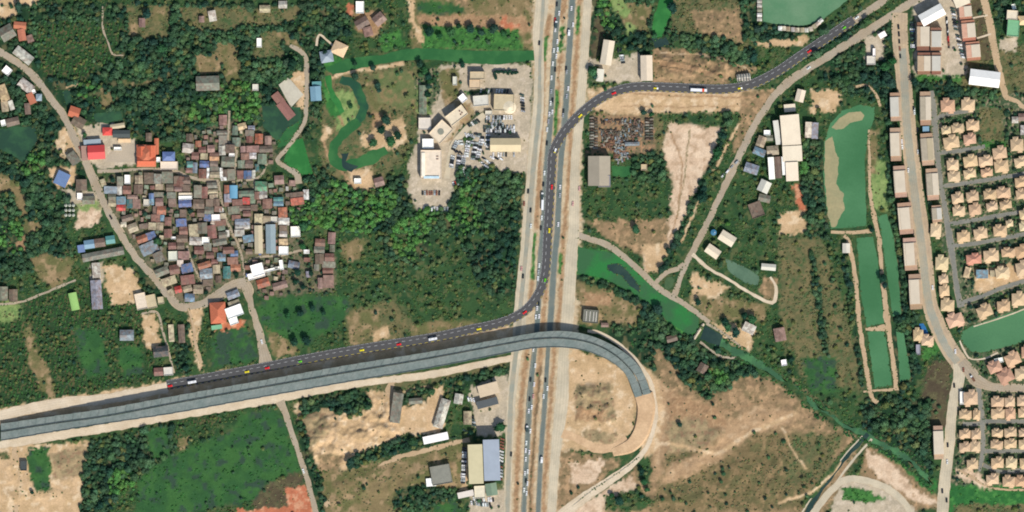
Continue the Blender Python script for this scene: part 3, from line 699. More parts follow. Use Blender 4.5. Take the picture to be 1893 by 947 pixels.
# east of the highway
ribbon('road', [(1066,434,12),(1090,442,11),(1120,452,12),(1150,472,11),(1185,503,11),(1213,530,11),(1233,543,11),(1262,560,10),(1290,580,9),(1312,596,8)], 11, Z1, M['oldroad'], .8)
ribbon('road', [(1740,-50,14),(1690,0,14),(1645,30,14),(1600,60,15),(1553,90,15),(1508,119,14),(1470,143,15),(1442,166,14),(1420,193,13),(1401,221,13),(1373,275,13),(1347,330,13),(1318,390,12),(1298,432,12),(1280,466,12),(1263,500,10),(1255,525,9),(1246,548,10)], 13, Z1, M['oldroad'], 1.6)
ribbon('road', pts('1266,488 1252,497 1234,503 1222,513 1208,528'), 9, Z1 + .02, M['oldroad'], .5)
ribbon('road', [(1660,-50,12),(1640,-6,13),(1600,24,13),(1560,52,13)], 13, Z1, M['oldroad'], .5)
ribbon('path', [(1280,470,8),(1310,496,6),(1345,516,5),(1380,538,5),(1418,558,6),(1432,556,8),(1434,530,6),(1424,512,5)], 5, Z1, M['pale'], 1)
ribbon('path', pts('1305,598 1335,614 1370,642'), 4, Z1, M['oldroad'], 1)
ribbon('path', pts('1294,632 1330,658 1362,662'), 4, Z1, M['oldroad'], 1)
ribbon('path', pts('1560,436 1570,450 1582,520 1588,590 1598,660 1610,728 1622,745'), 8, Z1, M['dirt'], 1.5)
ribbon('path', [(1606,240,4),(1607,290,5),(1609,360,6),(1616,400,8),(1625,440,8),(1632,520,8),(1640,590,12),(1646,630,9),(1654,690,9),(1656,722,10)], 8, Z1, M['dirt'], 1.5)
ribbon('path', [(1536,429,6),(1575,430,6),(1612,427,7)], 6, Z1 + .02, M['dirt'], 1)
ribbon('path', [(1600,609,5),(1620,608,9),(1640,606,16)], 7, Z1 + .02, M['dirt'], 1.5)
ribbon('path', pts('1596,724 1625,722 1656,720'), 4, Z1 + .02, M['dirt'], 1)
ribbon('road', [(1664,24,28),(1663,60,29),(1667,110,29),(1672,160,28),(1679,235,29),(1686,300,30),(1693,360,30),(1703,430,30),(1711,490,27),(1719,560,28),(1732,600,30),(1752,640,32),(1771,668,32),(1786,690,34)], 28, Z1, M['shoulder'], .8)
ribbon('road', [(1668,90,14),(1672,150,15),(1677,235,16),(1684,300,16),(1691,360,16),(1703,450,15),(1709,500,15),(1717,560,15),(1728,595,15),(1748,640,15),(1770,670,15)], 15, Z1 + .04, M['street'], .5)
ribbon('road', [(1772,672,22),(1773,700,22),(1765,730,19),(1759,770,18),(1755,820,20),(1749,870,21),(1744,920,22),(1740,990,22)], 20, Z1 + .02, M['concrete'], .8)
ribbon('road', [(1778,668,20),(1795,690,24),(1806,704,24),(1830,714,16),(1860,717,15),(1960,719,15)], 16, Z1 + .06, M['oldroad'], .6)
ribbon('lane', [(1722,168,8),(1726,200,11),(1729,240,12),(1734,300,11),(1741,350,10),(1749,400,11),(1757,450,14),(1763,490,10),(1770,540,11),(1777,568,14)], 11, Z1, M['lane'], .5)
for s in ('1728,222 1742,214 1770,208 1800,204', '1734,283 1770,279 1821,271', '1744,344 1790,338 1866,326 1960,310', '1756,414 1800,407 1869,395 1960,380', '1762,455 1810,449 1893,433 1960,420', '1776,560 1815,548 1860,530 1960,500', '1818,779 1893,779 1960,779', '1780,784 1814,784', '1818,834 1893,834 1960,834', '1818,860 1850,872 1893,870 1960,870'):
    ribbon('lane', pts(s), 8, Z1 + .02, M['lane'], .6)
ribbon('lane', [(1808,712,10),(1814,760,10),(1817,800,9),(1816,840,9),(1810,872,6)], 9, Z1 + .04, M['lane'], .5)
ribbon('path', pts('1774,630 1786,655 1796,664 1820,663 1845,652'), 3, Z1, M['pale'], .6)
ribbon('path', pts('1800,604 1850,588 1893,572 1960,548'), 2.4, Z1, M['pale'], .6)
ribbon('road', [(1815,-40,14),(1820,0,14),(1830,45,14),(1838,90,13),(1848,135,12),(1857,170,11),(1861,180,10),(1880,188,8),(1896,200,8),(1960,225,8)], 12, Z1, M['dirt'], .8)
ribbon('path', pts('1795,34 1812,31 1826,28'), 3, Z1 + .02, M['pale'], .5)
ribbon('path', pts('1800,72 1816,68 1832,63'), 3, Z1 + .02, M['pale'], .5)
ribbon('path', pts('1582,160 1600,158 1614,166 1622,180 1627,197'), 4, Z1, M['dirt'], 1)
ribbon('path', pts('1496,960 1530,915 1562,888 1600,889 1640,903 1672,930 1690,960'), 13, Z1, M['concrete'], 1)
ribbon('path', pts('1770,868 1800,884 1826,900 1870,906 1960,904'), 4, Z1, M['dirt'], 1)
# the loop beside the unfinished ramp
ribbon('service_road', [(1086,612,6),(1110,616,6),(1140,634,7),(1170,660,7),(1192,688,8),(1204,712,8),(1212,755,8),(1209,790,8),(1196,826,9),(1174,854,11),(1137,882,15),(1092,912,18),(1052,942,22),(1020,968,22)], 9, Z1 + .02, M['pale'], .8)
ribbon('drain', pts('1180,846 1140,876 1095,906 1060,934'), 1.2, Z1 + .06, M['lane'], .3)
ribbon('path', pts('1040,800 1070,812 1100,828 1135,828 1160,812'), 16, Z1, M['ramp'], 2)
# ================================================================== BUILDINGS
PAL = {'b': ((128,110,94),'brown'), 'r': ((146,104,90),'rust-red'), 'o': ((186,118,88),'orange'), 'g': ((136,136,118),'grey'),
 'y': ((196,180,146),'tan'), 'w': ((250,246,236),'white'), 'l': ((212,206,190),'pale grey'), 'u': ((104,126,166),'blue'),
 'c': ((124,156,172),'pale blue'), 't': ((92,148,142),'teal'), 'p': ((160,128,114),'pinkish brown'), 'e': ((130,148,122),'grey-green'),
 'k': ((78,84,82),'charcoal'), 's': ((146,158,166),'slate blue'), 'R': ((214,78,70),'bright red'), 'T': ((196,112,84),'terracotta'),
 'n': ((228,196,152),'sandy'), 'm': ((226,210,184),'cream'), 'v': ((160,156,164),'lavender grey'), 'G': ((118,172,132),'mint green'),
 'i': ((222,170,122),'light orange')}
AUTO = []                      # things that get their distinguishing label at the end
def later(o, x, y, descr, cat, group=None, key=None):
    o['category'] = cat
    if group: o['group'] = group
    AUTO.append((o, x, y, descr, key or descr)); return o
def roof_mesh(kind, w, d, he, rise, ov=.45, t=.16):
    """w along x, d along y (metres); one closed shell"""
    a, b = w / 2 + ov, d / 2 + ov; z0 = he; z1 = he + t
    base = [(-a, -b, z0), (a, -b, z0), (a, b, z0), (-a, b, z0), (-a, -b, z1), (a, -b, z1), (a, b, z1), (-a, b, z1)]
    f = [(0, 3, 2, 1), (0, 1, 5, 4), (1, 2, 6, 5), (2, 3, 7, 6), (3, 0, 4, 7)]
    if kind == 'shed':
        v = base[:4] + [(-a, -b, z1), (a, -b, z1), (a, b, z1 + rise), (-a, b, z1 + rise)]; f.append((4, 5, 6, 7)); return v, f
    if kind == 'flat':
        r = .35; v = base + [(-a + r, -b + r, z1), (a - r, -b + r, z1), (a - r, b - r, z1), (-a + r, b - r, z1),
             (-a + r, -b + r, z1 - .5), (a - r, -b + r, z1 - .5), (a - r, b - r, z1 - .5), (-a + r, b - r, z1 - .5)]
        v = [(x, y, z + (.7 if 4 <= i < 12 else 0)) for i, (x, y, z) in enumerate(v)]
        for k in range(4):
            n = (k + 1) % 4; f.append((4 + k, 4 + n, 8 + n, 8 + k)); f.append((8 + k, 8 + n, 12 + n, 12 + k))
        f.append((12, 13, 14, 15)); return v, f
    if kind == 'gable' or kind == 'hip':
        e = 0 if kind == 'gable' else None
        if w >= d:
            i = a if kind == 'gable' else max(a - b, a * .12)
            v = base + [(-i, 0, z1 + rise), (i, 0, z1 + rise)]
            f += [(4, 5, 9, 8), (6, 7, 8, 9), (7, 4, 8), (5, 6, 9)]
        else:
            i = b if kind == 'gable' else max(b - a, b * .12)
            v = base + [(0, -i, z1 + rise), (0, i, z1 + rise)]
            f += [(5, 6, 9, 8), (7, 4, 8, 9), (4, 5, 8), (6, 7, 9)]
        return v, f
    if kind == 'vault':
        v = []; f = []; n = 8; L = a if w >= d else b; Wd = b if w >= d else a
        for k in range(n + 1):
            ang = math.pi * k / n; c, s_ = -math.cos(ang) * Wd, math.sin(ang) * rise + z1
            for e in (-L, L): v.append((e, c, s_) if w >= d else (c, e, s_))
        for k in range(n): f.append((2 * k, 2 * k + 1, 2 * k + 3, 2 * k + 2))
        f += [tuple(range(0, 2 * n + 2, 2)), tuple(range(1, 2 * n + 2, 2)), (0, 1, 2 * n + 1, 2 * n)]; return v, f
def fix(me):
    import bmesh
    bm = bmesh.new(); bm.from_mesh(me); bmesh.ops.recalc_face_normals(bm, faces=bm.faces); bm.to_mesh(me); bm.free(); return me
def occ_rect(cx, cy, w, h, rot, mar=1.5):
    c, s = math.cos(math.radians(rot)), math.sin(math.radians(rot)); a, b = w / 2 + mar, h / 2 + mar
    OCC.append(('p', [(cx + x * c + y * s, cy - x * s + y * c) for x, y in ((-a, -b), (a, -b), (a, b), (-a, b))], 0))
def jitcol(c, amt=9):
    d = random.uniform(-amt, amt); return tuple(min(255, max(0, v + d + random.uniform(-3, 3))) for v in c)
def building(name, cat, cx, cy, w, h, rot, he, rk, roof, rise=None, mat='tin', wall=(196,184,164), label=None, descr=None, group=None, ov=.45, jit=6):
    e = empty(name, gx(cx), gy(cy), 0, math.radians(rot)); W, D = w * S, h * S
    o = .05 if rk != 'flat' else 0
    ins = ov if rk != 'flat' else .0
    ov2 = ov if rk != 'flat' else 0
    Wi, Di = max(W - 2 * ins, .8), max(D - 2 * ins, .8)
    if rise is None: rise = {'flat': 0, 'shed': .12 * Di, 'gable': .2 * min(Wi, Di), 'hip': .26 * min(Wi, Di), 'vault': .25 * min(Wi, Di)}[rk]
    link('wall', boxm('wall', -Wi / 2, Wi / 2, -Di / 2, Di / 2, -.2, he - .01), M['wall'], e, lin(jitcol(wall, jit)))
    r = link('roof', fix(mesh('roof', *roof_mesh(rk, Wi, Di, he, rise, ov2))), M[mat], e, lin(jitcol(PAL[roof][0] if isinstance(roof, str) else roof, jit)))
    occ_rect(cx, cy, w, h, rot, .4 if name == 'village_house' else 1.5)
    if label: tag(e, label, cat, group)
    else: later(e, cx, cy, descr or f"{PAL[roof][1]} roofed {cat}", cat, group)
    return e
# ---- the old village, one entry per house: x0,x1,y0,y1,roof colour[,turn]
VILLAGE = """217,228,327,343,g 231,241,324,340,w 250,264,325,340,y 267,285,320,340,b 285,299,322,340,g 300,320,318,339,g 326,340,327,345,r 186,196,330,346,y,20 193,217,345,358,s
217,226,344,361,l 228,243,344,359,r 248,264,342,359,b 201,215,359,370,g 201,215,370,382,y 216,233,364,378,c 216,232,379,390,R 235,245,369,385,t 236,255,361,368,p 246,260,369,386,p 276,285,358,368,u 276,285,368,379,c
266,276,369,381,l 288,302,341,351,y 308,321,341,354,b 323,337,346,354,p 285,303,356,365,g 288,302,367,381,p 309,325,356,367,g 312,326,368,383,b 283,291,382,397,b 291,307,381,397,o 280,297,397,412,r 297,304,398,409,c
305,317,402,417,r 275,289,412,425,y 257,275,413,424,b,8 224,248,397,410,b,14 236,256,412,431,y,18 224,234,411,420,m 290,302,412,426,y 304,318,424,440,r 317,325,438,442,w 333,346,420,434,r 327,347,435,448,b 312,326,449,461,r 328,341,449,461,b
252,274,434,450,o,20 270,289,428,444,u,20 258,294,446,472,s,24 284,304,464,487,g,25 312,328,465,482,l 330,350,465,480,p 328,339,481,493,m 285,314,494,511,g,22 314,332,490,507,r,8 334,358,486,506,u,14 298,328,511,529,y,20 335,360,509,526,r,8 323,337,528,543,R,15 311,322,534,548,y,25
338,358,266,283,l,-8 362,372,261,272,o 368,381,272,283,r 384,397,269,282,p 345,356,248,262,b 355,368,282,295,r 371,384,284,295,y 388,405,283,290,r 388,405,290,297,i 370,387,298,310,u 346,357,299,310,t 357,365,301,320,s 344,356,311,320,r 368,382,313,330,r 383,387,311,330,w
389,403,298,308,b 389,406,309,318,g 389,406,318,329,y 401,421,242,250,g 405,420,251,269,g 405,417,270,287,l 418,434,268,283,b 424,434,284,289,w 410,434,290,309,g 421,435,313,334,g 412,421,314,327,b 407,412,311,330,w 409,419,328,334,w 430,445,255,271,e 454,470,241,252,g 459,471,233,241,s
456,467,252,264,r 472,486,248,266,T 490,502,252,268,p 445,454,271,282,p 456,479,270,282,p 480,504,270,282,b 446,461,284,296,r 462,474,283,294,w 477,493,285,304,e 440,453,297,311,e 454,468,297,311,b 472,479,304,318,t 439,450,316,331,r 451,465,316,331,u 466,472,315,330,l 430,440,233,250,e 322,336,326,340,b 322,336,341,353,r 337,352,328,341,b 338,352,342,354,b
359,373,343,366,g 373,384,346,367,r 384,403,351,359,y 388,403,360,368,y 383,402,338,348,g 358,378,369,386,b 381,394,369,382,b 395,406,368,381,b 397,411,382,392,p 407,413,385,392,w 379,395,383,396,g 365,378,388,401,b 377,390,397,409,u 392,407,397,408,w 390,397,409,416,m 408,418,395,405,y 397,418,407,418,r,6 350,367,415,439,y,6
366,383,412,432,g,4 384,400,417,441,r,5 402,417,417,427,e,8 405,420,429,441,g,8 418,424,426,438,l 415,424,343,358,o 415,428,359,374,v 415,423,374,382,r 430,449,369,380,r,4 449,462,366,378,R 442,470,353,365,e 463,472,365,378,e 472,494,336,355,G 471,480,355,369,r 480,494,354,368,l 422,443,382,396,g,5 443,464,381,390,b 450,464,390,400,r 464,476,379,390,b
429,445,398,408,r 435,462,405,416,s,6 435,462,417,424,l,6 434,452,425,437,l 450,469,435,448,c,8 471,486,396,414,y 486,500,368,386,r 487,500,400,413,y 331,355,357,363,m 331,355,363,369,w 331,354,370,383,u 333,345,388,402,b 326,345,405,419,u 332,347,421,434,r 374,387,439,452,w 351,373,439,453,l 392,421,440,455,g,12 360,377,456,470,r 377,391,450,464,g
382,396,467,478,r 365,392,484,497,o,14 391,403,480,489,r 402,417,468,483,c 413,433,457,469,r 426,440,464,475,u 421,440,476,489,r 427,445,489,502,o 413,427,493,515,t 394,407,490,506,y 370,393,497,516,s,6 399,409,510,523,b 376,394,517,529,b 338,356,527,541,y,18 342,360,543,558,c 358,376,527,543,y 418,444,537,553,s,18 455,467,461,470,b 421,445,555,568,y,16
506,524,365,372,t 506,524,373,381,c 488,503,368,385,r 537,562,356,366,b,6 538,562,366,379,T,6 561,571,351,369,w 515,531,384,402,o 515,535,403,416,w 517,531,417,427,b 517,531,428,438,l 538,555,419,438,w 501,513,401,411,l 516,532,442,454,n 516,533,456,471,w 508,525,325,341,p 535,546,334,344,p 562,572,462,469,w 583,601,442,456,r 581,600,456,468,g 607,620,430,451,p
610,619,453,466,g 583,600,470,488,b 601,618,469,483,r 596,620,484,495,g 597,616,495,506,r 598,617,509,532,p 588,597,514,534,p 581,590,489,501,g 532,555,482,498,s,-14 562,573,477,484,r 566,574,502,513,v 474,500,514,533,T,18 503,533,520,536,p,16"""
for i, s in enumerate(VILLAGE.split()):
    a = s.split(','); x0, x1, y0, y1 = map(float, a[:4]); c = a[4]; rot = float(a[5]) if len(a) > 5 else 0
    rot += random.uniform(-3, 3)
    w, h = x1 - x0, y1 - y0
    if rot > 10 or rot < -10: w, h = w * .88, h * .82
    flat = c in 'wml' and random.random() < .5
    rk = 'flat' if flat else random.choice(['gable', 'gable', 'shed'])
    big = 'small ' if w * h < 110 else 'large ' if w * h > 380 else ''
    building('village_house', 'house', (x0 + x1) / 2, (y0 + y1) / 2, w + .6, h + .6, rot, random.uniform(2.5, 4.3), rk, c,
             mat='slab' if flat else 'tin', descr=f"{big}{PAL[c][1]} roofed village house", group='houses packed into the old village', jit=10)
# lean-tos and sheds squeezed between the houses
for t_ in """390,258,5,8,b 472,485,10,8,p 484,432,6,5,k 473,450,5,8,r 377,245,6,5,g 397,248,5,8,b 229,394,7,6,g 489,538,8,7,b 468,430,7,6,r 512,481,10,8,e 263,406,5,8,p 510,515,8,7,y 306,450,6,5,e 449,456,5,8,g 482,508,5,8,b 526,492,9,7,e 362,254,5,8,g 398,462,10,8,r 503,494,5,8,g 316,390,9,7,p 470,512,9,7,b 348,294,6,5,p 371,476,7,6,b 510,446,6,5,r 409,458,6,5,b 492,496,6,5,b 507,265,6,5,b 509,353,7,6,r 516,506,6,5,r 552,387,6,5,r 501,343,10,8,e 478,495,6,5,b 492,422,9,7,e 381,254,8,7,r 505,427,10,8,u 432,338,6,5,y 520,544,6,5,b 503,543,8,7,p 446,244,5,8,y 299,439,8,7,y 531,349,5,8,l 510,459,9,7,p 474,464,5,8,b 458,495,10,8,r 327,399,9,7,e 356,397,8,7,r 524,514,5,8,b 209,335,5,8,r 291,429,6,5,e 432,450,9,7,g 511,495,6,5,g 496,506,9,7,g 538,391,5,8,k 469,501,7,6,b 308,489,8,7,g 493,391,8,7,g 436,347,5,8,g 437,357,7,6,b 496,449,5,8,e 297,448,6,5,g 479,419,7,6,g 463,453,9,7,g 520,351,8,7,e 360,407,7,6,g 435,365,6,5,y 252,398,7,6,p 481,468,5,8,u 444,444,7,6,y 532,361,8,7,b 267,365,7,6,y 282,347,8,7,r 360,475,8,7,g 271,389,6,5,b 497,462,7,6,g 532,376,8,7,b 248,438,5,8,b 484,445,7,6,y 459,509,8,7,u 545,349,6,5,e 500,438,8,7,e 495,484,7,6,p 500,354,5,8,b 445,343,6,5,k 507,394,8,7,g 269,355,5,8,g 469,420,8,7,p 401,261,6,5,r 371,406,6,5,b 453,339,6,5,g 260,321,6,5,e 493,551,8,7,p 271,346,8,7,e 282,482,6,5,y 488,455,5,8,b 316,398,6,5,b 260,394,5,8,r 501,300,9,7,p 386,534,9,7,b 410,236,7,6,b 274,401,9,7,e 479,374,7,6,p 507,418,8,7,p 322,423,5,8,g 527,503,10,8,b 298,460,5,8,g 485,488,7,6,g 387,244,8,7,e 502,288,6,5,b 380,264,9,7,g""".split():
    x, y, w, h, c = t_.split(',')
    building('village_shed', 'shed', float(x), float(y), float(w), float(h), random.uniform(-5, 5), random.uniform(2.1, 2.9), 'shed', c, mat='tin', descr=f"low {PAL[c][1]} village lean-to", group='sheds squeezed between village houses', ov=.2, jit=12)
    OCC.pop()
# ---- villas of the tiled-roof estate
def villa_parts():
    e = empty('villa', 0, 0)
    link('wall', boxm('wall', -5.4, 5.4, -4.4, 4.4, -.2, 5.2), M['wall'], e, lin((214,198,172)))
    link('roof', fix(mesh('roof', *roof_mesh('hip', 10.6, 8.6, 5.2, 2.7, .7))), M['tile'], e)
    link('wing_roof', fix(mesh('wing_roof', *roof_mesh('hip', 4.2, 5.0, 5.0, 1.7, .5))), M['tile'], e).location = (1.2, 4.2, 0)
    link('porch_roof', fix(mesh('porch_roof', *roof_mesh('hip', 3.8, 3.4, 3.4, 1.1, .4))), M['tile'], e).location = (-2.6, -4.6, 0)
    return e
VILLA0 = villa_parts(); VILLA_FIRST = [True]
def villa(x0, x1, y0, y1, rot=0, col='', descr=None):
    cx, cy = (x0 + x1) / 2, (y0 + y1) / 2
    if VILLA_FIRST[0]: e = VILLA0; VILLA_FIRST[0] = False; kids = list(e.children)
    else:
        e = VILLA0.copy(); C.objects.link(e); kids = []
        for ch in VILLA0.children:
            k = ch.copy(); C.objects.link(k); k.parent = e; kids.append(k)
    e.location = (gx(cx), gy(cy), 0); e.rotation_euler = (0, 0, math.radians(rot))
    sx = (x1 - x0) * S / 11.6; sy = (y1 - y0) * S / 11.6
    if random.random() < .5: sx = -sx
    e.scale = (sx, sy, random.uniform(.9, 1.1))
    base = {'': (208,178,140), 'p': (206,168,134), 'd': (190,150,120), 'r': (196,140,114), 'y': (212,188,148)}[col]
    c = jitcol(base, 8)
    for k in kids:
        if 'roof' in k.name: k.color = (*lin(c), 1)
    occ_rect(cx, cy, x1 - x0, y1 - y0, rot, 1)
    word = {'': 'light orange', 'p': 'pinkish orange', 'd': 'reddish brown', 'r': 'brick red', 'y': 'sandy'}[col]
    later(e, cx, cy, descr or f"{word} tiled villa in the {'upper' if y0 < 620 else 'lower'} estate", 'villa', 'tiled roof villas of the estate')
    return e
VILLAS = """1739,1764,184,209,p 1777,1801,183,206, 1740,1757,234,249,y 1759,1781,229,246, 1786,1809,223,242, 1744,1772,252,276, 1781,1803,248,268,p 1750,1771,295,316, 1781,1806,288,310, 1809,1834,289,308, 1835,1860,272,295,p 1838,1863,296,320, 1868,1891,256,281, 1875,1899,291,309,
1752,1774,317,337, 1781,1803,313,330, 1813,1834,312,327,p 1759,1780,357,377, 1786,1808,354,373, 1818,1841,351,369, 1842,1867,347,367, 1761,1783,381,400, 1791,1812,377,399,p 1823,1843,374,390, 1848,1869,371,387, 1876,1899,328,347, 1878,1901,350,369, 1884,1906,387,405, 1884,1906,410,428,y 1859,1872,407,420,y
1769,1792,428,449, 1800,1824,422,443, 1836,1860,417,438, 1786,1813,470,489,r 1818,1845,462,485, 1851,1876,459,476,p 1877,1902,454,478,p 1840,1865,494,516,y 1878,1902,484,512, 1720,1739,412,440,y 1729,1752,474,501,y 1735,1752,508,525, 1736,1754,527,549, 1739,1763,553,577, 1750,1780,580,605,p 1806,1833,564,588, 1843,1866,556,577, 1870,1893,541,567,
1826,1850,668,690,d 1845,1872,683,709,d 1858,1885,652,677,p 1876,1902,680,702, 1888,1912,640,664,p 1781,1806,723,750, 1773,1795,758,775, 1798,1811,757,777, 1773,1793,794,811, 1795,1812,794,813, 1773,1793,818,836, 1794,1811,815,836, 1832,1855,734,753, 1857,1875,734,753, 1880,1903,733,752, 1832,1856,755,774, 1858,1876,754,776,p 1882,1905,754,773,
1833,1853,793,808, 1856,1878,791,808, 1883,1905,793,808, 1831,1853,814,830, 1856,1878,812,829, 1883,1905,812,830, 1787,1807,849,868, 1832,1854,846,866, 1859,1879,846,866,y 1885,1907,846,866, 1823,1845,877,896, 1853,1875,880,901, 1876,1899,880,900,p
1688,1706,608,632, 1703,1725,620,640,"""
for s in VILLAS.split():
    a = s.split(','); rot = random.uniform(-3, 3)
    x = float(a[0]); y = float(a[2])
    if 1730 < x and y < 530 and y > 200: rot += 6
    if (x, y) in ((1806, 564), (1750, 580), (1858, 652), (1845, 683), (1826, 668)): rot += 24
    villa(*map(float, a[:4]), rot, a[4])
# ---- rows of shop houses along the street: x0,x1,y0,y1, white strip, side of the strip
def shop_row(cx, cy, w, h, rot, col, strip, descr, he=9.0, ends=(178,146,120), front=None):
    """one long terrace: body, roof sheet over most of it, lower brown porch blocks at both ends, and a back lean-to"""
    e = empty('shop_terrace', gx(cx), gy(cy), 0, math.radians(rot)); W, D = w * S, h * S
    L = D * .70
    link('wall', boxm('wall', -W / 2, W / 2, -L / 2, L / 2, -.2, he), M['wall'], e, lin((214,196,170)))
    a, b = strip[0] * W, strip[1] * W
    v, f = roof_mesh('shed', b - a, L - .6, he + .25, .02, .1); r = link('roof', mesh('roof', [(x + (a + b) / 2, y, z) for x, y, z in v], f), M['metal_sheet'], e, lin(tuple(v * .93 for v in PAL[col][0])))
    for s in (-1, 1):
        y0 = s * (L / 2 + .01); y1 = s * D / 2
        link('end_block', boxm('end_block', -W / 2 + .2, W / 2 - .2, min(y0, y1), max(y0, y1), -.2, he - 2.6 if s < 0 else he - 1.2), M['tile'], e, lin(jitcol(ends)))
    lo = -W / 2 if a + W / 2 > W / 2 - b else b
    hi = a if a + W / 2 > W / 2 - b else W / 2
    if hi - lo > 1.0:
        link('front_roof', boxm('front_roof', lo + .1, hi - .1, -L / 2 + .3, L / 2 - .3, he, he + .14), M['slab'], e, lin(front or (186,160,130)))
    occ_rect(cx, cy, w, h, rot)
    later(e, cx, cy, descr, 'shop terrace', 'shop terraces along the street'); return e
for x0, x1, y0, y1, rot, col, st in ((1645,1664,172,224,2,'l',(-.5,.3)), (1645,1665,237,298,2,'m',(-.5,.32)), (1652,1675,307,365,4,'m',(-.42,.36)), (1660,1686,375,433,5,'m',(-.36,.3)), (1670,1694,440,500,4,'m',(-.35,.3)), (1680,1703,507,572,3,'m',(-.4,.3))):
    shop_row((x0 + x1) / 2, (y0 + y1) / 2, x1 - x0, y1 - y0, rot, col, st, 'long cream roofed terrace west of the street')
for x0, x1, y0, y1, rot, col, st in ((1700,1720,170,232,1,'m',(0,.45)), (1702,1725,247,306,4,'y',(.0,.45)), (1712,1734,312,370,4,'m',(0,.46)), (1722,1740,380,411,4,'l',(0,.46))):
    shop_row((x0 + x1) / 2, (y0 + y1) / 2, x1 - x0, y1 - y0, rot, col, st, 'half cream roofed terrace east of the street', front=(172,160,138))
shop_row(1734, 818, 18, 62, 2, 'm', (-.5, .5), 'lone cream roofed shop terrace west of the street')
for x0, x1, y0, y1, st, col in ((1694,1717,42,94,(-.22,.5),'m'), (1719,1740,52,94,(-.4,.42),'l'), (1695,1719,98,138,(.0,.5),'m'), (1721,1739,98,138,(-.45,.4),'l')):
    shop_row((x0 + x1) / 2, (y0 + y1) / 2, x1 - x0, y1 - y0, 0, col, st, 'white roofed shop block among the car parks', he=10, ends=(140,100,80))
for x0, x1, y0, y1, st in ((1772,1795,8,36,(-.1,.5)), (1777,1802,38,76,(-.1,.48)), (1785,1811,78,112,(-.12,.45))):
    shop_row((x0 + x1) / 2, (y0 + y1) / 2, x1 - x0, y1 - y0, 5, 'm', st, 'white and pink shop block beside the grass strip', he=9, ends=(176,120,96), front=(206,160,134))
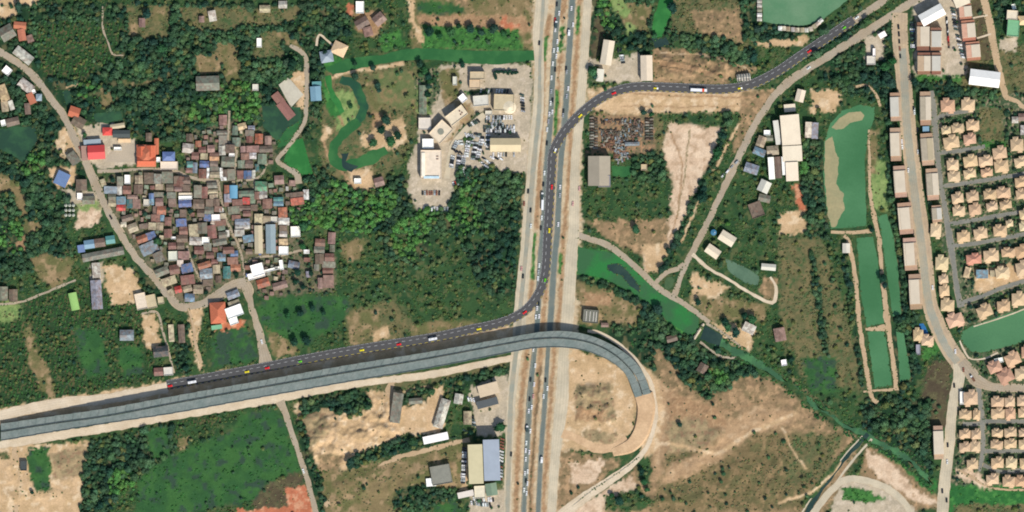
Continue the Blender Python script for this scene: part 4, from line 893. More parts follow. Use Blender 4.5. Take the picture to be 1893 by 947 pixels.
# ---- all other buildings: name,cat,x0,x1,y0,y1,turn,eave,roof kind,colour,material,label
OTHER = """
temple_hall|hall|253,289,268,309|0|5|hip|T|tile|large orange tiled temple hall beside the paved temple yard
temple_annex|annex|286,294,256,286|0|4|gable|T|tile|narrow orange wing at the temple hall's top corner
shed|shed|163,195,269,295|3|6|gable|R|metal_sheet|large bright red roofed shed on the temple yard
shed|shed|151,162,270,297|3|3|shed|p|metal_sheet|pink lean-to beside the bright red roof
hall|hall|155,187,258,268|4|3.5|shed|s|metal_sheet|narrow slate roofed hall above the bright red roof
pavilion|pavilion|190,208,236,251|0|4|hip|R|tile|small deep red temple pavilion roof
long_shed|shed|204,231,229,238|9|3|gable|y|metal_sheet|long tan shed along the temple's northern edge
temple_hall|hall|209,241,241,255|0|5|gable|k|tile|dark grey temple hall beside the red pavilion
porch|porch|219,242,257,264|0|3|shed|n|slab|tan porch below the dark grey temple hall
kiosk|kiosk|211,225,272,278|0|2.6|flat|w|slab|small white kiosk in the temple yard
house|house|270,281,246,262|0|4|gable|b|tin|brown house above the orange temple hall
water_tower|tower|290,297,291,300|0|7|flat|w|slab|small white tower right of the temple hall
house|house|301,324,281,298|0|6|hip|u|metal_sheet|blue roofed two tone house right of the temple hall
terrace|terrace|297,329,299,314|0|3.4|flat|m|slab|cream flat roof below the blue two tone house
long_house|house|152,230,463,478|11|4|gable|g|tin|very long grey roofed building beside the village road
shed|shed|156,175,444,460|8|4|gable|c|metal_sheet|pale blue end of the teal workshop row
shed|shed|175,195,441,457|8|4|gable|b|tin|brown roofed workshop between the teal roofs
shed|shed|196,213,436,451|8|4|gable|t|metal_sheet|teal roofed workshop beside the village road
shed|shed|144,157,453,467|8|3|shed|u|metal_sheet|dark blue lean-to at the workshop row's end
canopy|canopy|251,271,542,572|12|3.5|flat|m|slab|cream slab roof beside the sandy yard
canopy|canopy|271,289,545,570|12|3.2|flat|y|slab|tan slab roof next to the cream slab
kiosk|kiosk|292,303,549,562|8|3|flat|y|slab|small tan flat roof nearest the road
house|house|141,161,332,353|0|4|gable|b|tin|grey-brown house by the road below the tarpaulin
kiosk|kiosk|143,153,357,370|0|3|flat|w|slab|small white block above the pale yard
long_shed|shed|153,176,363,378|0|3.5|gable|g|tin|grey shed above the pale yard
shed|shed|127,145,281,305|35|3.5|gable|g|tin|grey shed west of the temple's road
tarpaulin_shed|shed|103,127,318,344|-25|3|shed|u|metal_sheet|bright blue tarpaulin roof on bare ground
long_house|house|25,63,94,112|-38|4|gable|l|tin|long pale grey roof beside the top left road
shed|shed|34,63,150,168|-38|3.5|gable|l|tin|grey roof below the top left road
kiosk|kiosk|6,21,124,138|-40|3|flat|w|slab|small white flat roof near the left edge
house|house|52,65,172,193|25|4|gable|o|tile|orange roofed house among the left edge trees
kiosk|kiosk|58,66,166,173|20|3.4|flat|w|slab|tiny white roof touching the orange house
house|house|67,78,174,187|0|4|hip|s|metal_sheet|pale blue-grey hip roof beside the road
shed|shed|46,57,191,212|5|3|gable|b|tin|brown shed below the orange house
long_shed|shed|-2,15,157,188|20|4|gable|n|tin|sandy brown barn at the left edge
long_shed|shed|3,16,187,207|8|3.4|gable|y|tin|tan barn with white trim at the left edge
long_shed|shed|17,26,186,204|18|3|shed|l|tin|thin white striped lean-to at the left edge
house|house|12,36,218,233|14|4|gable|b|tin|brown house in the left edge wood
kiosk|kiosk|2,11,222,233|15|3|flat|w|slab|bright white box beside the brown house
house|house|0,27,48,74|30|4|gable|g|tin|grey green house in the top left corner
house|house|26,49,41,54|-5|4|gable|o|tile|red orange roof in the top left corner
house|house|34,48,54,76|10|4|gable|o|tile|tall orange roof in the top left corner
shed|shed|50,62,65,79|20|3|gable|p|tin|pinkish shed in the top left corner
house|house|128,148,198,218|-18|4|gable|T|tile|terracotta house where the wood meets the road
house|house|134,158,216,236|-30|4|gable|b|tin|tan brown house above the temple yard
house|house|475,484,71,88|0|4|flat|w|slab|bright white roof alone in the northern wood
hall|hall|363,406,141,168|2|5|gable|g|tin|large dull grey hall inside the northwestern wood
house|house|503,527,175,191|-52|4|gable|r|tile|upper red roof beside the sports court
house|house|511,547,195,213|-52|4|gable|r|tile|lower long red roof beside the sports court
sports_hall|hall|574,594,160,187|4|4|gable|c|metal_sheet|pale blue building across the lane from the court
shed|shed|577,594,151,160|3|3|shed|t|metal_sheet|teal lean-to above the pale blue building
house|house|614,641,79,103|-25|4|hip|n|tile|orange and cream hip roof near the canal
gazebo|gazebo|592,616,94,116|10|4|hip|s|metal_sheet|blue-grey many sided roof near the canal
house|house|658,673,3,25|0|4|flat|w|slab|white roof at the top edge of the wood
house|house|657,682,34,52|30|4|gable|b|tin|brown house above the canal's bend
house|house|672,689,50,68|15|4|gable|p|tin|pinkish house above the canal's bend
house|house|690,712,26,46|40|4|gable|p|tin|pink house near the top dirt track
shed|shed|386,400,20,40|10|3|shed|l|tin|pale roof among the top left trees
house|house|368,378,30,42|0|3|gable|p|tin|small pink roof among the top left trees
house|house|257,269,34,51|0|3|gable|p|tin|pink roof near the thin woodland path
shed|shed|467,478,156,168|0|3|flat|l|slab|pale box roof hidden in the wood
house|house|480,500,10,24|0|3|gable|y|tin|tan hut at the top edge of the wood
house|house|515,531,2,16|0|3|gable|l|tin|pale hut at the top edge of the wood
house|house|405,420,213,232|0|3|gable|p|tin|pinkish house above the village lane
house|house|440,456,228,240|15|3|gable|n|tin|tan rubble roofed house above the village
farmhouse|house|-6,15,530,556|0|3.5|gable|g|tin|grey house at the left edge lane
farmhouse|house|17,33,535,558|0|3.5|gable|b|tin|brown house at the left edge lane
long_house|house|169,189,518,572|4|4|gable|v|tin|long lavender grey roof beside the sandy yard
shed|shed|171,186,486,514|4|3.4|shed|l|tin|pale slab roof above the lavender building
net_house|net house|129,145,541,574|12|2.4|vault|(150,190,110)|metal_sheet|bright green net house in the scrub
house|house|222,248,610,630|0|4|gable|s|tin|blue grey house among the orchard trees
house|house|284,312,640,660|6|4|gable|k|tin|dark grey house near the sandy field
house|house|285,302,680,695|4|3|gable|r|tin|rust roofed hut beside the dark new road
house|house|303,320,679,694|4|3|flat|l|slab|pale hut beside the dark new road
house|house|312,322,600,632|3|3|shed|y|tin|tan narrow roof beside the village path
house|house|330,342,600,634|3|3|gable|b|tin|brown narrow house beside the village path
villa_hall|house|389,418,559,598|4|5|hip|T|tile|big square terracotta roof south of the village
modern_house|house|418,449,566,586|20|6|flat|w|slab|brilliant white house beside the terracotta roof
modern_house|house|424,440,586,600|20|5|flat|w|slab|white lower block beside the terracotta roof
shed|shed|391,411,601,609|8|3|shed|G|metal_sheet|narrow pale green roof below the terracotta roof
modern_house|house|465,488,488,510|16|6|flat|w|slab|brilliant white house on the village crossroads
modern_house|house|458,490,503,515|16|4|flat|w|slab|white lower block on the village crossroads
wall_wing|wing|517,524,481,499|8|4|flat|w|slab|white narrow wing at the courtyard's end
wall_wing|wing|488,518,496,501|14|3|flat|w|slab|thin white wing along the courtyard
hall|hall|471,486,417,469|1|6|gable|y|metal_sheet|left one of two long village factory roofs
hall|hall|492,510,415,469|1|6|gable|s|metal_sheet|blue-grey one of two long village factory roofs
shed|shed|655,668,330,340|0|3|flat|w|slab|white box near the park's dirt track
house|house|692,710,328,345|15|3.5|gable|p|tin|pinkish roof near the park's dirt track
showroom|showroom|778,816,278,331|0|8|flat|m|slab|large cream flat roof with white edge
shed|shed|781,802,257,275|0|5|flat|w|slab|white ribbed roof above the cream showroom
showroom|showroom|797,833,230,258|47|8|flat|m|slab|cream tilted roof with a round skylight
showroom|showroom|825,863,203,224|37|8|flat|m|slab|cream tilted roof with dark vents
showroom|showroom|875,903,177,196|5|7|flat|l|slab|pale grey ribbed flat roof
showroom|showroom|913,950,175,205|-2|7|flat|y|slab|tan parapet roof joined to the round hall
showroom|showroom|869,896,133,147|0|6|flat|y|slab|pinkish tan flat roof in the upper car yard
showroom|showroom|868,888,148,164|0|5|flat|(210,186,150)|slab|sandy rounded roof in the upper car yard
canopy_hall|canopy|906,963,256,281|0|8|gable|(206,186,150)|metal_sheet|long tan canopy roof in the middle of the car lot
shed|shed|774,797,218,240|0|4|flat|l|slab|pale grey slab left of the tilted roofs
long_shed|shed|775,789,158,212|0|3|gable|e|tin|long olive green shed left of the car yard
shed|shed|837,845,142,158|0|4|flat|l|slab|slim pale block beside the garden plots
shed|shed|849,862,175,189|40|4|flat|w|slab|white notched roof above the tilted showrooms
canopy|canopy|897,910,205,213|0|3|flat|l|slab|small pale canopy below the ribbed roof
factory|factory|866,893,821,894|2|10|shed|y|metal_sheet|tan half of the big lower factory
factory|factory|894,924,812,888|2|11|shed|s|metal_sheet|blue-grey half of the big lower factory
shed|shed|877,897,898,921|3|5|flat|m|slab|pale pink roof below the factory
shed|shed|898,919,893,916|8|6|gable|e|metal_sheet|grey green roof below the blue factory half
canopy|canopy|846,876,908,919|12|4|shed|l|metal_sheet|thin pale canopy below the factory
hall|hall|884,922,709,731|15|6|shed|y|metal_sheet|tan roof near the crossroads of the service road
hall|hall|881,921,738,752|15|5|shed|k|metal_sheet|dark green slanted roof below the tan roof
workshop|workshop|797,834,860,895|10|6|flat|g|slab|grey flat workshop in the dry field
shed|shed|788,806,884,899|5|3|shed|w|metal_sheet|small white roof against the grey workshop
shed|shed|724,743,726,782|-8|4|shed|g|tin|long grey shed beside the quarry track
shed|shed|808,826,737,792|-17|4|hip|l|tin|long pale shed along the storage yard's side
shed|shed|782,829,803,817|12|4|shed|w|metal_sheet|white roof along the storage yard's lower side
shed|shed|756,781,736,747|5|3|gable|g|tin|grey roof above the storage yard
shed|shed|840,856,728,747|-10|4|gable|l|tin|pinkish pale house among trees
house|house|857,872,760,785|0|4|gable|y|tin|tan house with a dark yard
warehouse|warehouse|1112,1133,75,121|-9|9|gable|m|metal_sheet|tall cream warehouse north of the new road
warehouse|warehouse|1184,1206,103,150|1|7|gable|m|metal_sheet|cream grey warehouse touching the new road
shed|shed|1103,1116,128,151|-5|4|shed|l|metal_sheet|pale green grey roof beside the dark tree
warehouse|warehouse|1087,1128,289,344|0|9|gable|(168,158,136)|metal_sheet|big grey tan warehouse below the scrapyard
shed|shed|1106,1128,325,346|0|9.6|flat|v|slab|lavender patch roof on the warehouse corner
open_shed|shed|1155,1182,263,270|2|3|gable|s|tin|long low shed in the scrapyard
cabin|cabin|1185,1196,304,315|0|3|flat|y|slab|square tan hut on the dark pond
container_shed|shed|1362,1387,137,150|5|4|gable|l|tin|striped white shed beside the new road
house|house|1471,1487,166,189|-14|5|gable|m|metal_sheet|cream white house near the road junction
house|house|1449,1470,193,207|5|4|shed|m|metal_sheet|cream roof above the long factory
long_factory|factory|1443,1478,213,269|5|9|shed|m|metal_sheet|upper section of the long cream factory
long_factory|factory|1446,1482,270,299|3|8|shed|m|metal_sheet|middle section of the long cream factory
long_factory|factory|1452,1475,300,335|3|7|shed|m|metal_sheet|lower section of the long cream factory
lean_to|lean-to|1431,1441,223,268|8|5|shed|l|metal_sheet|narrow lean-to along the long factory
shed|shed|1420,1431,291,332|4|6|shed|w|metal_sheet|slim brilliant white roof beside the factory
shed|shed|1432,1444,290,330|4|5|gable|b|tin|brown roof between two slim white roofs
shed|shed|1445,1451,290,324|4|5.5|shed|w|metal_sheet|very thin white strip roof by the factory
house|house|1488,1500,226,255|-2|5|shed|m|tin|pinkish pale half roof near the green pond
house|house|1500,1512,227,257|-2|5|shed|v|tin|purple grey half roof near the green pond
shed|shed|1399,1415,252,272|-20|4|gable|y|tin|tan shed beside the diagonal road
shed|shed|1392,1415,274,288|-22|4|gable|c|tin|pale teal roof beside the diagonal road
shed|shed|1412,1424,241,250|0|3|flat|w|slab|small white box west of the long factory
shed|shed|1415,1429,250,261|0|3|gable|g|tin|grey roof below the small white box
shed|shed|1417,1439,270,287|5|4|gable|y|tin|tan brown roof above the slim white roofs
house|house|1376,1402,303,321|-18|4|gable|s|tin|slate blue roof beside the diagonal road
house|house|1402,1423,334,356|-25|4|gable|l|metal_sheet|white blue tilted roof amid greenery
shed|shed|1402,1424,360,374|-12|3|gable|g|tin|plain grey roof below the tilted white one
ruin|ruin|1386,1410,374,402|20|3|flat|b|tin|ruined brown house amid greenery
house|house|1329,1359,431,451|-32|5|gable|m|metal_sheet|cream tilted roof near the blue tank
house|house|1304,1331,456,474|-35|5|gable|m|metal_sheet|cream tilted roof beside the diagonal road
shed|shed|1557,1571,450,468|0|4|gable|l|metal_sheet|pale grey hut between the green ponds
ruin|ruin|1078,1106,573,597|-5|4|flat|(120,118,106)|slab|roofless concrete shell near the viaduct
shed|shed|1111,1125,597,605|0|3|gable|p|tin|pinkish hut near the viaduct
open_shed|shed|1407,1434,488,500|-5|4|gable|l|metal_sheet|open pale frame roof near the pale pond
house|house|1431,1452,606,631|10|4|gable|p|tin|pinkish house south of the orchard
house|house|1444,1454,665,676|10|3|flat|w|slab|small white hut beside the creek
shed|shed|1373,1396,598,616|-25|3|shed|l|tin|pale hut between creek and dirt yard
hut|hut|1290,1307,672,690|-30|3|gable|b|tin|brown hut in the wood below the weir
hut|hut|1232,1252,620,632|15|3|gable|b|tin|small brown hut below the green weed
hall|hall|1698,1745,17,40|29|11|gable|w|metal_sheet|large white gabled hall turned to the diagonal road
hall|hall|1762,1790,-8,12|22|9|shed|m|metal_sheet|pale roof cut by the top edge
hall|hall|1791,1847,131,160|-7|9|gable|w|metal_sheet|long brilliant white hall beside the dirt road
villa_hall|house|1861,1883,38,68|-5|8|flat|G|slab|mint green flat roof in the top right corner
villa_hall|house|1860,1880,20,37|-4|9|flat|m|slab|cream roof terrace above the mint green roof
shed|shed|1881,1900,30,47|0|5|hip|n|tile|sandy hip roof at the top right edge
shed|shed|1870,1877,8,18|15|3|flat|w|slab|tiny white hut among top right trees
hut|hut|1602,1618,104,120|0|4|flat|l|slab|pale flat hut beside the western trees
hut|hut|1613,1618,90,106|0|4|flat|w|slab|narrow white hut beside the western trees
hut|hut|1624,1638,60,70|30|3|shed|w|metal_sheet|white striped hut near the diagonal road
hut|hut|1870,1882,216,228|0|3|gable|l|tin|pale hut at the right edge garden
hut|hut|1882,1900,210,224|0|3|gable|p|tin|pinkish hut at the right edge garden
hut|hut|1886,1900,232,250|0|3|gable|l|tin|pale grey roof at the right edge garden
shed|shed|1705,1717,234,244|2|5|shed|c|metal_sheet|pale turquoise roof between two terraces
construction|building|1804,1826,499,515|0|4|shed|c|tin|pale blue roof on the building site
shed|shed|1782,1793,494,514|-15|3|shed|n|tin|sandy hut on the building site
shed|shed|1830,1850,500,512|0|3|shed|y|tin|tan hut on the building site
shed|shed|1693,1701,637,656|0|3|flat|v|slab|grey block beside the swimming pool villa
shed|shed|1774,1783,724,748|0|3|flat|w|slab|white boundary strip roof at the estate corner
shed|shed|1838,1854,662,671|12|3|flat|w|slab|white carport between estate houses
hut|hut|38,50,852,870|0|3|flat|k|slab|dark hut beside the lower dirt track
"""  # the dark green hall below the tan roof is shade, built as a block
LM = []
def landmark(p, x, y): LM.append((p, x, y))
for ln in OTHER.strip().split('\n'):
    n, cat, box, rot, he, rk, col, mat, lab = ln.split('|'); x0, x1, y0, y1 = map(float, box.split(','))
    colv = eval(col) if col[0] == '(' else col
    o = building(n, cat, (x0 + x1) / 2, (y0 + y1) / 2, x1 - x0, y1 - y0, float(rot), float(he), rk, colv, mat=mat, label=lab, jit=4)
    if len(lab.split()) <= 7: LM.append(('the ' + lab, (x0 + x1) / 2, (y0 + y1) / 2))
# details that belong to particular buildings
def find(lab):
    for o in C.objects:
        if o.get('label') == lab: return o
def roof_box(par, name, x, y, w, d, z0, z1, mat, col):
    return link(name, boxm(name, x - w / 2, x + w / 2, y - d / 2, y + d / 2, z0, z1), M[mat], par, lin(col))
o = find('cream tilted roof with a round skylight')
v = [(3.5 * math.cos(a * math.tau / 20), 3.5 * math.sin(a * math.tau / 20), z) for z in (7.7, 8.5) for a in range(20)]
f = [(i, (i + 1) % 20, 20 + (i + 1) % 20, 20 + i) for i in range(20)] + [tuple(range(20, 40))]
link('skylight', fix(mesh('skylight', v, f)), M['slab'], o, lin((140,140,124)))
o = find('cream tilted roof with dark vents')
for x, y in ((5.5, 1.5), (6.5, -1.5), (4.2, -2.2)): roof_box(o, 'vent', x, y, 1.5, 1.5, 7.6, 8.7, 'tile', (120,80,70))
o = find('large cream flat roof with white edge')
roof_box(o, 'west_gallery', -8.6, 0, 3.8, 26, 7.6, 9.3, 'slab', (246,236,214)); roof_box(o, 'glass_canopy', .5, -14.2, 17, 2.6, 7.6, 9.1, 'slab', (196,220,228))
for y in (9, 6): roof_box(o, 'roof_hatch', 7.0, y, 2.4, 1.0, 7.6, 8.6, 'tile', (120,90,80))
o = find('large orange tiled temple hall beside the paved temple yard')
for x, y, w, d, k in ((-5.5, 5, 8, 10, 1), (5.2, 5, 9, 12, 1), (0, -6, 19, 9, 0)):
    v, f = roof_mesh('gable', w, d, 6.0, 3.4, .3); link('roof_tier', fix(mesh('roof_tier', [(a + x, b + y, c) for a, b, c in v], f)), M['tile'], o, lin((206,108,76)))
o = find('bright blue tarpaulin roof on bare ground')
o = find('roofless concrete shell near the viaduct')
for x in (-5, -1, 3, 6): roof_box(o, 'beam', x, 0, .8, 11, 4.1, 4.8, 'slab', (206,200,186))
o = find('roofless concrete shell near the viaduct')
o = find('striped white shed beside the new road')
for x in (-6, -3, 0, 3, 6): roof_box(o, 'roof_bay', x, 0, .9, 8.2, 4.1, 5.9, 'metal_sheet', (90,96,92))
o = find('mint green flat roof in the top right corner')
# the round hall, joined to the tan parapet roof
e = empty('round_hall', gx(942), gy(199)); n = 14; R = 7.0
v = [(R * math.cos(a * math.tau / n), R * math.sin(a * math.tau / n), z) for z in (-.2, 6.5) for a in range(n)]
f = [(i, (i + 1) % n, n + (i + 1) % n, n + i) for i in range(n)]
link('wall', fix(mesh('wall', v, f + [tuple(range(n))])), M['wall'], e, lin((224,208,180)))
v = [(R * 1.06 * math.cos(a * math.tau / n), R * 1.06 * math.sin(a * math.tau / n), 6.52) for a in range(n)] + [(R * 1.06 * math.cos(a * math.tau / n), R * 1.06 * math.sin(a * math.tau / n), 6.9) for a in range(n)] + [(0, 0, 9.2)]
f = [(i, (i + 1) % n, n + (i + 1) % n, n + i) for i in range(n)] + [(n + i, n + (i + 1) % n, 2 * n) for i in range(n)] + [tuple(range(n))]
link('roof', fix(mesh('roof', v, f)), M['slab'], e, lin((232,216,184)))
tag(e, 'round cream roofed hall at the car lot entrance', 'hall'); landmark('the round cream roofed hall', 942, 199); occ_rect(942, 199, 24, 24, 0)
# blue dome-backed house in the village
e = empty('round_roof_house', gx(432), gy(355), 0, 0)
link('wall', boxm('wall', -4, 4, -6.5, 6.5, -.2, 3.9), M['wall'], e, lin((170,170,160)))
link('roof', fix(mesh('roof', *roof_mesh('vault', 8.6, 14, 3.9, 2.2, .3))), M['metal_sheet'], e, lin((112,164,190)))
tag(e, 'rounded pale blue roof in the middle of the village', 'house'); landmark('the rounded pale blue village roof', 432, 355); occ_rect(432, 355, 16, 24, 0)
# blue water tank, pond huts, weir, pool, court, water tanks
e = empty('water_tank', gx(1319), gy(430)); n = 14
v = [(3.4 * math.cos(a * math.tau / n), 3.4 * math.sin(a * math.tau / n), z) for z in (-.2, 4.2) for a in range(n)] + [(0, 0, 4.9)]
f = [(i, (i + 1) % n, n + (i + 1) % n, n + i) for i in range(n)] + [(n + i, n + (i + 1) % n, 2 * n) for i in range(n)] + [tuple(range(n))]
link('tank', fix(mesh('tank', v, f)), M['metal_sheet'], e, lin((64,120,150))); link('hatch', boxm('hatch', .8, 1.8, -.5, .5, 4.3, 5.1), M['metal_sheet'], e, lin((200,200,200)))
tag(e, 'round blue water tank beside the diagonal road', 'water tank'); landmark('the round blue water tank', 1319, 430)
for x, y, r, c in ((1404,3,0,'l'),(1404,11,0,'l'),(1404,19,0,'g'),(1404,28,0,'w'),(1404,36,0,'l'),(1442,53,0,'w'),(1449,53,0,'m'),(1457,54,0,'y'),(1466,55,0,'l'),(1474,56,0,'m'),(1483,56,0,'y'),(1491,56,0,'l'),(1499,54,15,'m'),(1506,49,35,'y'),(1512,44,38,'m'),(1517,39,38,'w')):
    building('pond_hut', 'hut', x, y, 7.5 if y > 45 else 9, 8.5 if y > 45 else 7, r, 2.4, 'gable', c, mat='tin', descr=f"{PAL[c][1]} hut on the lake shore", group='huts lining the lake shore')
e = empty('weir', gx(1292), gy(613), 0, math.radians(58))
link('sill', boxm('sill', -10, 10, -1.4, 1.4, -.2, 1.2), M['concrete'], e); link('walkway', boxm('walkway', -10.5, 10.5, -.5, .5, 1.21, 2.0), M['pale'], e)
for x in (-7, 0, 7): link('gate', boxm('gate', x - 1, x + 1, 1.41, 1.7, -.2, 2.4), M['frame'], e)
tag(e, 'pale concrete weir between green weed and dark canal', 'weir'); landmark('the concrete weir', 1292, 613)
water('pool', 'pool', '1699,599 1707,598 1712,606 1716,616 1710,622 1702,614', .22, .4)
sheet('court', pts('515,157 533,143 561,175 538,199'), .2, mat_vary('court_concrete', (202,194,172), (188,180,160), .09, .93, 1.06), .3); landmark('the concrete sports court', 538, 170)
sheet('yard', pts('188,300 250,300 252,270 232,262 205,282'), .1, mat_vary('yard_paving', (186,170,146), (176,162,140), .08), .6)
sheet('traffic_island', pts('1232,513 1242,512 1247,518 1243,530 1236,536 1229,533 1228,522'), .3, mat_vary('island_grass', (70,96,58), (60,88,52), .2), .4, 3); landmark('the grass traffic island', 1237, 524)
for i in range(9):
    x, y = 122 + (i % 3) * 7, 380 + (i // 3) * 9
    e = empty('storage_tank', gx(x), gy(y)); n = 10; R = 1.7
    v = [(R * math.cos(a * math.tau / n), R * math.sin(a * math.tau / n), z) for z in (-.2, 3.0) for a in range(n)] + [(0, 0, 3.6)]
    f = [(i_, (i_ + 1) % n, n + (i_ + 1) % n, n + i_) for i_ in range(n)] + [(n + i_, n + (i_ + 1) % n, 2 * n) for i_ in range(n)] + [tuple(range(n))]
    link('shell', fix(mesh('shell', v, f)), M['slab'], e, lin((176,178,160))); link('cap', boxm('cap', -.5, .5, -.5, .5, 3.4, 3.9), M['slab'], e, lin((150,150,140)))
    later(e, x, y, 'round grey storage tank', 'tank', 'grey tanks beside the pale yard')
# ================================================================== VIADUCT
def resample(line, n):
    l = smooth_line(line, 3.0); l = np.array(l); d = np.concatenate([[0], np.cumsum(np.hypot(*np.diff(l[:, :2], axis=0).T))])
    t = np.linspace(0, d[-1], n); return np.stack([np.interp(t, d, l[:, k]) for k in range(l.shape[1])], 1)
VN = [(2,783),(100,768.6),(200,754),(320,732),(480,703.5),(640,675),(800,649),(960,620),(1000,613.5),(1040,612),(1080,617.5),(1120,632),(1160,656),(1185,683),(1197,708),(1203,727)]
VM = [(2,798.5),(100,783),(200,769),(320,746),(480,717),(640,689),(800,661.5),(960,631.5),(1006,626),(1040,625.5),(1080,631),(1112,642),(1140,659),(1164,682),(1179,704),(1188,731)]
VS = [(2,815),(100,798),(200,782),(320,764),(480,735),(640,706.5),(800,679),(960,648),(1000,643),(1040,642.5),(1080,648),(1110,659),(1132,670.5),(1150,685),(1162,703),(1174,735)]
VZ = [3, 6, 9.3, 9.6, 9.6, 9.6, 9.6, 9.6, 9.6, 9.4, 8.8, 7.8, 6.6, 5.6, 5.0, 4.6]
NV = 420
rN, rM, rS = (resample([(x, y, z) for (x, y), z in zip(l, VZ)], NV) for l in (VN, VM, VS))
dd = np.concatenate([[0], np.cumsum(np.hypot(*np.diff(rM[:, :2], axis=0).T))])
for arr, sg in ((rN, 1), (rS, -1)):            # the spans step sideways a little from pier to pier
    k = (dd % 33) / 33 * np.clip((1010 - rM[:, 0]) / 40, 0, 1) * .9
    dv = (rS - rN)[:, :2]; dv /= np.hypot(dv[:, 0], dv[:, 1])[:, None]; arr[:, :2] += dv * k[:, None]
def strip(name, A, B, top, bot, mat, parent):
    """closed slab between two edge lines"""
    v = []
    for a, b in zip(A, B):
        for p in (a, b):
            for dz in (top, bot): v.append((gx(p[0]), gy(p[1]), p[2] + dz))
    f = []; n = len(A)
    for i in range(n - 1):
        k = 4 * i; m = k + 4
        f += [(k, k + 2, m + 2, m), (k + 1, m + 1, m + 3, k + 3), (k, m, m + 1, k + 1), (k + 2, k + 3, m + 3, m + 2)]
    f += [(0, 1, 3, 2), (4 * n - 4, 4 * n - 2, 4 * n - 1, 4 * n - 3)]
    return link(name, fix(mesh(name, v, f)), M[mat], parent)
via = empty('viaduct', gx(580), gy(705))
tag(via, 'long grey green twin deck viaduct curving over the highway', 'viaduct')
def off(A, B, t): return A + (B - A) * t
via_parts = [strip('deck', rN, off(rM, rN, .05), 0, -1.5, 'deck', via), strip('deck', off(rM, rS, .045), rS, .35, -1.5, 'deck', via)]
for A, B, t, dz in ((rN, rM, 0, 0), (rM, rN, .05, 0), (rM, rS, .045, .35), (rS, rM, 0, .35)):
    a = off(A, B, t); b = off(A, B, t + .035); a = a.copy(); b = b.copy()
    via_parts.append(strip('parapet', a, b, dz + .95, dz + .01, 'deck', via))
for d_ in np.arange(16, dd[-1] - 10, 16.5):
    i = int(np.searchsorted(dd, d_))
    via_parts.append(strip('joint', np.stack([off(rN, rM, .08)[i], off(rM, rS, .96)[i]]), np.stack([off(rN, rM, .08)[i], off(rM, rS, .96)[i]]) + (rM[i + 1] - rM[i]) / np.hypot(*(rM[i + 1] - rM[i])[:2]) * .6, .375, .37, 'asphalt', via))
for i in range(16, NV - 12, 18):
    c = (rN[i] + rS[i]) / 2; d = rS[i] - rN[i]; ang = math.atan2(-d[1], d[0])
    v, f = box_vf(-7.5, 7.5, -1.0, 1.0, -.3, max(.3, c[2] - 1.52)); ca, sa = math.cos(ang), math.sin(ang)
    via_parts.append(link('pier', mesh('pier', [(gx(c[0]) + x * ca - y * sa, gy(c[1]) + x * sa + y * ca, z) for x, y, z in v], f), M['concrete'], via))
via.location = (gx(580), gy(705), 0)
for o in via_parts: o.matrix_parent_inverse = via.matrix_basis.inverted() if False else __import__('mathutils').Matrix.Translation((-gx(580), -gy(705), 0))
OCC.append(('l', [tuple(p[:2]) for p in rM[::4]], 20))
# light seam down the deck on the bend
ribbon('seam', [tuple(p[:2]) for p in off(rM, rS, .07)[NV * 6 // 10::4]], .8, 0, M['pale'], occ=False)
sm = C.objects['seam']
bpy.data.objects.remove(sm)
# the unfinished earth ramp that carries on from the deck
RC = [(1188,729,4.3),(1193,752,3.6),(1190,780,2.8),(1181,805,2.0),(1164,824,1.1),(1132,836,.3)]
RW = [15, 14, 13, 12, 10, 6]
rc = resample(RC, 40); rw = np.interp(np.linspace(0, 1, 40), np.linspace(0, 1, len(RW)), RW); nn = normals(rc); v = []; f = []
for p, n, w in zip(rc, nn, rw):
    for s, z in ((w + 3 + p[2] * .4, -.1), (w, p[2]), (0, p[2] + .1), (-w, p[2]), (-w - 1.2, -.1)): v.append((gx(p[0] + n[0] * s), gy(p[1] + n[1] * s), z))
for i in range(39):
    for k in range(4): a = i * 5 + k; f.append((a, a + 1, a + 6, a + 5))
o = link('ramp', fix(mesh('ramp', v, f)), M['ramp']); o['kind'] = 'structure'
if sum(p.normal.z for p in o.data.polygons) < 0: o.data.flip_normals()
OCC.append(('l', [tuple(p[:2]) for p in rc], 16))

# ================================================================== THE NEW DARK ROAD
NR = [(308.5,712.5),(370,701.5),(480,681),(640,650.4),(800,624.5),(870,609.5),(905,602.5),(935,594),(960,582),(978,568),(992,550),(1001,532),(1007,510),(1010.5,480),(1013,430),(1017,360),(1020,310),(1021,290),(1025,276),(1033,260),(1046,240),(1068,216),(1092,195),(1117,178.5),(1148,166),(1180,161),(1220,161.5),(1280,164),(1320,165.5),(1345,164.5),(1372,160.5),(1400,152),(1440,131),(1480,103.5),(1520,76.5),(1560,49.5),(1578.5,37)]
nr_l = smooth_line(NR, 2.0); nr_n = normals(nr_l)
nr_d = np.concatenate([[0], np.cumsum(np.hypot(*np.diff(np.array(nr_l), axis=0).T))])
def nr_at(d, o):
    i = int(np.clip(np.searchsorted(nr_d, d) - 1, 0, len(nr_l) - 2)); t = (d - nr_d[i]) / max(nr_d[i + 1] - nr_d[i], 1e-6)
    p = nr_l[i] * (1 - t) + nr_l[i + 1] * t; n = nr_n[i]; tx, ty = nr_l[i + 1] - nr_l[i]
    return p[0] + n[0] * o, p[1] + n[1] * o, math.atan2(-ty, tx)
ZR = .42; HW = 8.7
a = np.array([(p[0] + n[0] * HW, p[1] + n[1] * HW, ZR) for p, n in zip(nr_l, nr_n)]); b2 = np.array([(p[0] - n[0] * HW, p[1] - n[1] * HW, ZR) for p, n in zip(nr_l, nr_n)])
o = strip('road', a, b2, 0, -.5, 'newasphalt', None); o['kind'] = 'structure'
OCC.append(('l', [tuple(p) for p in nr_l[::4]], HW + 1))
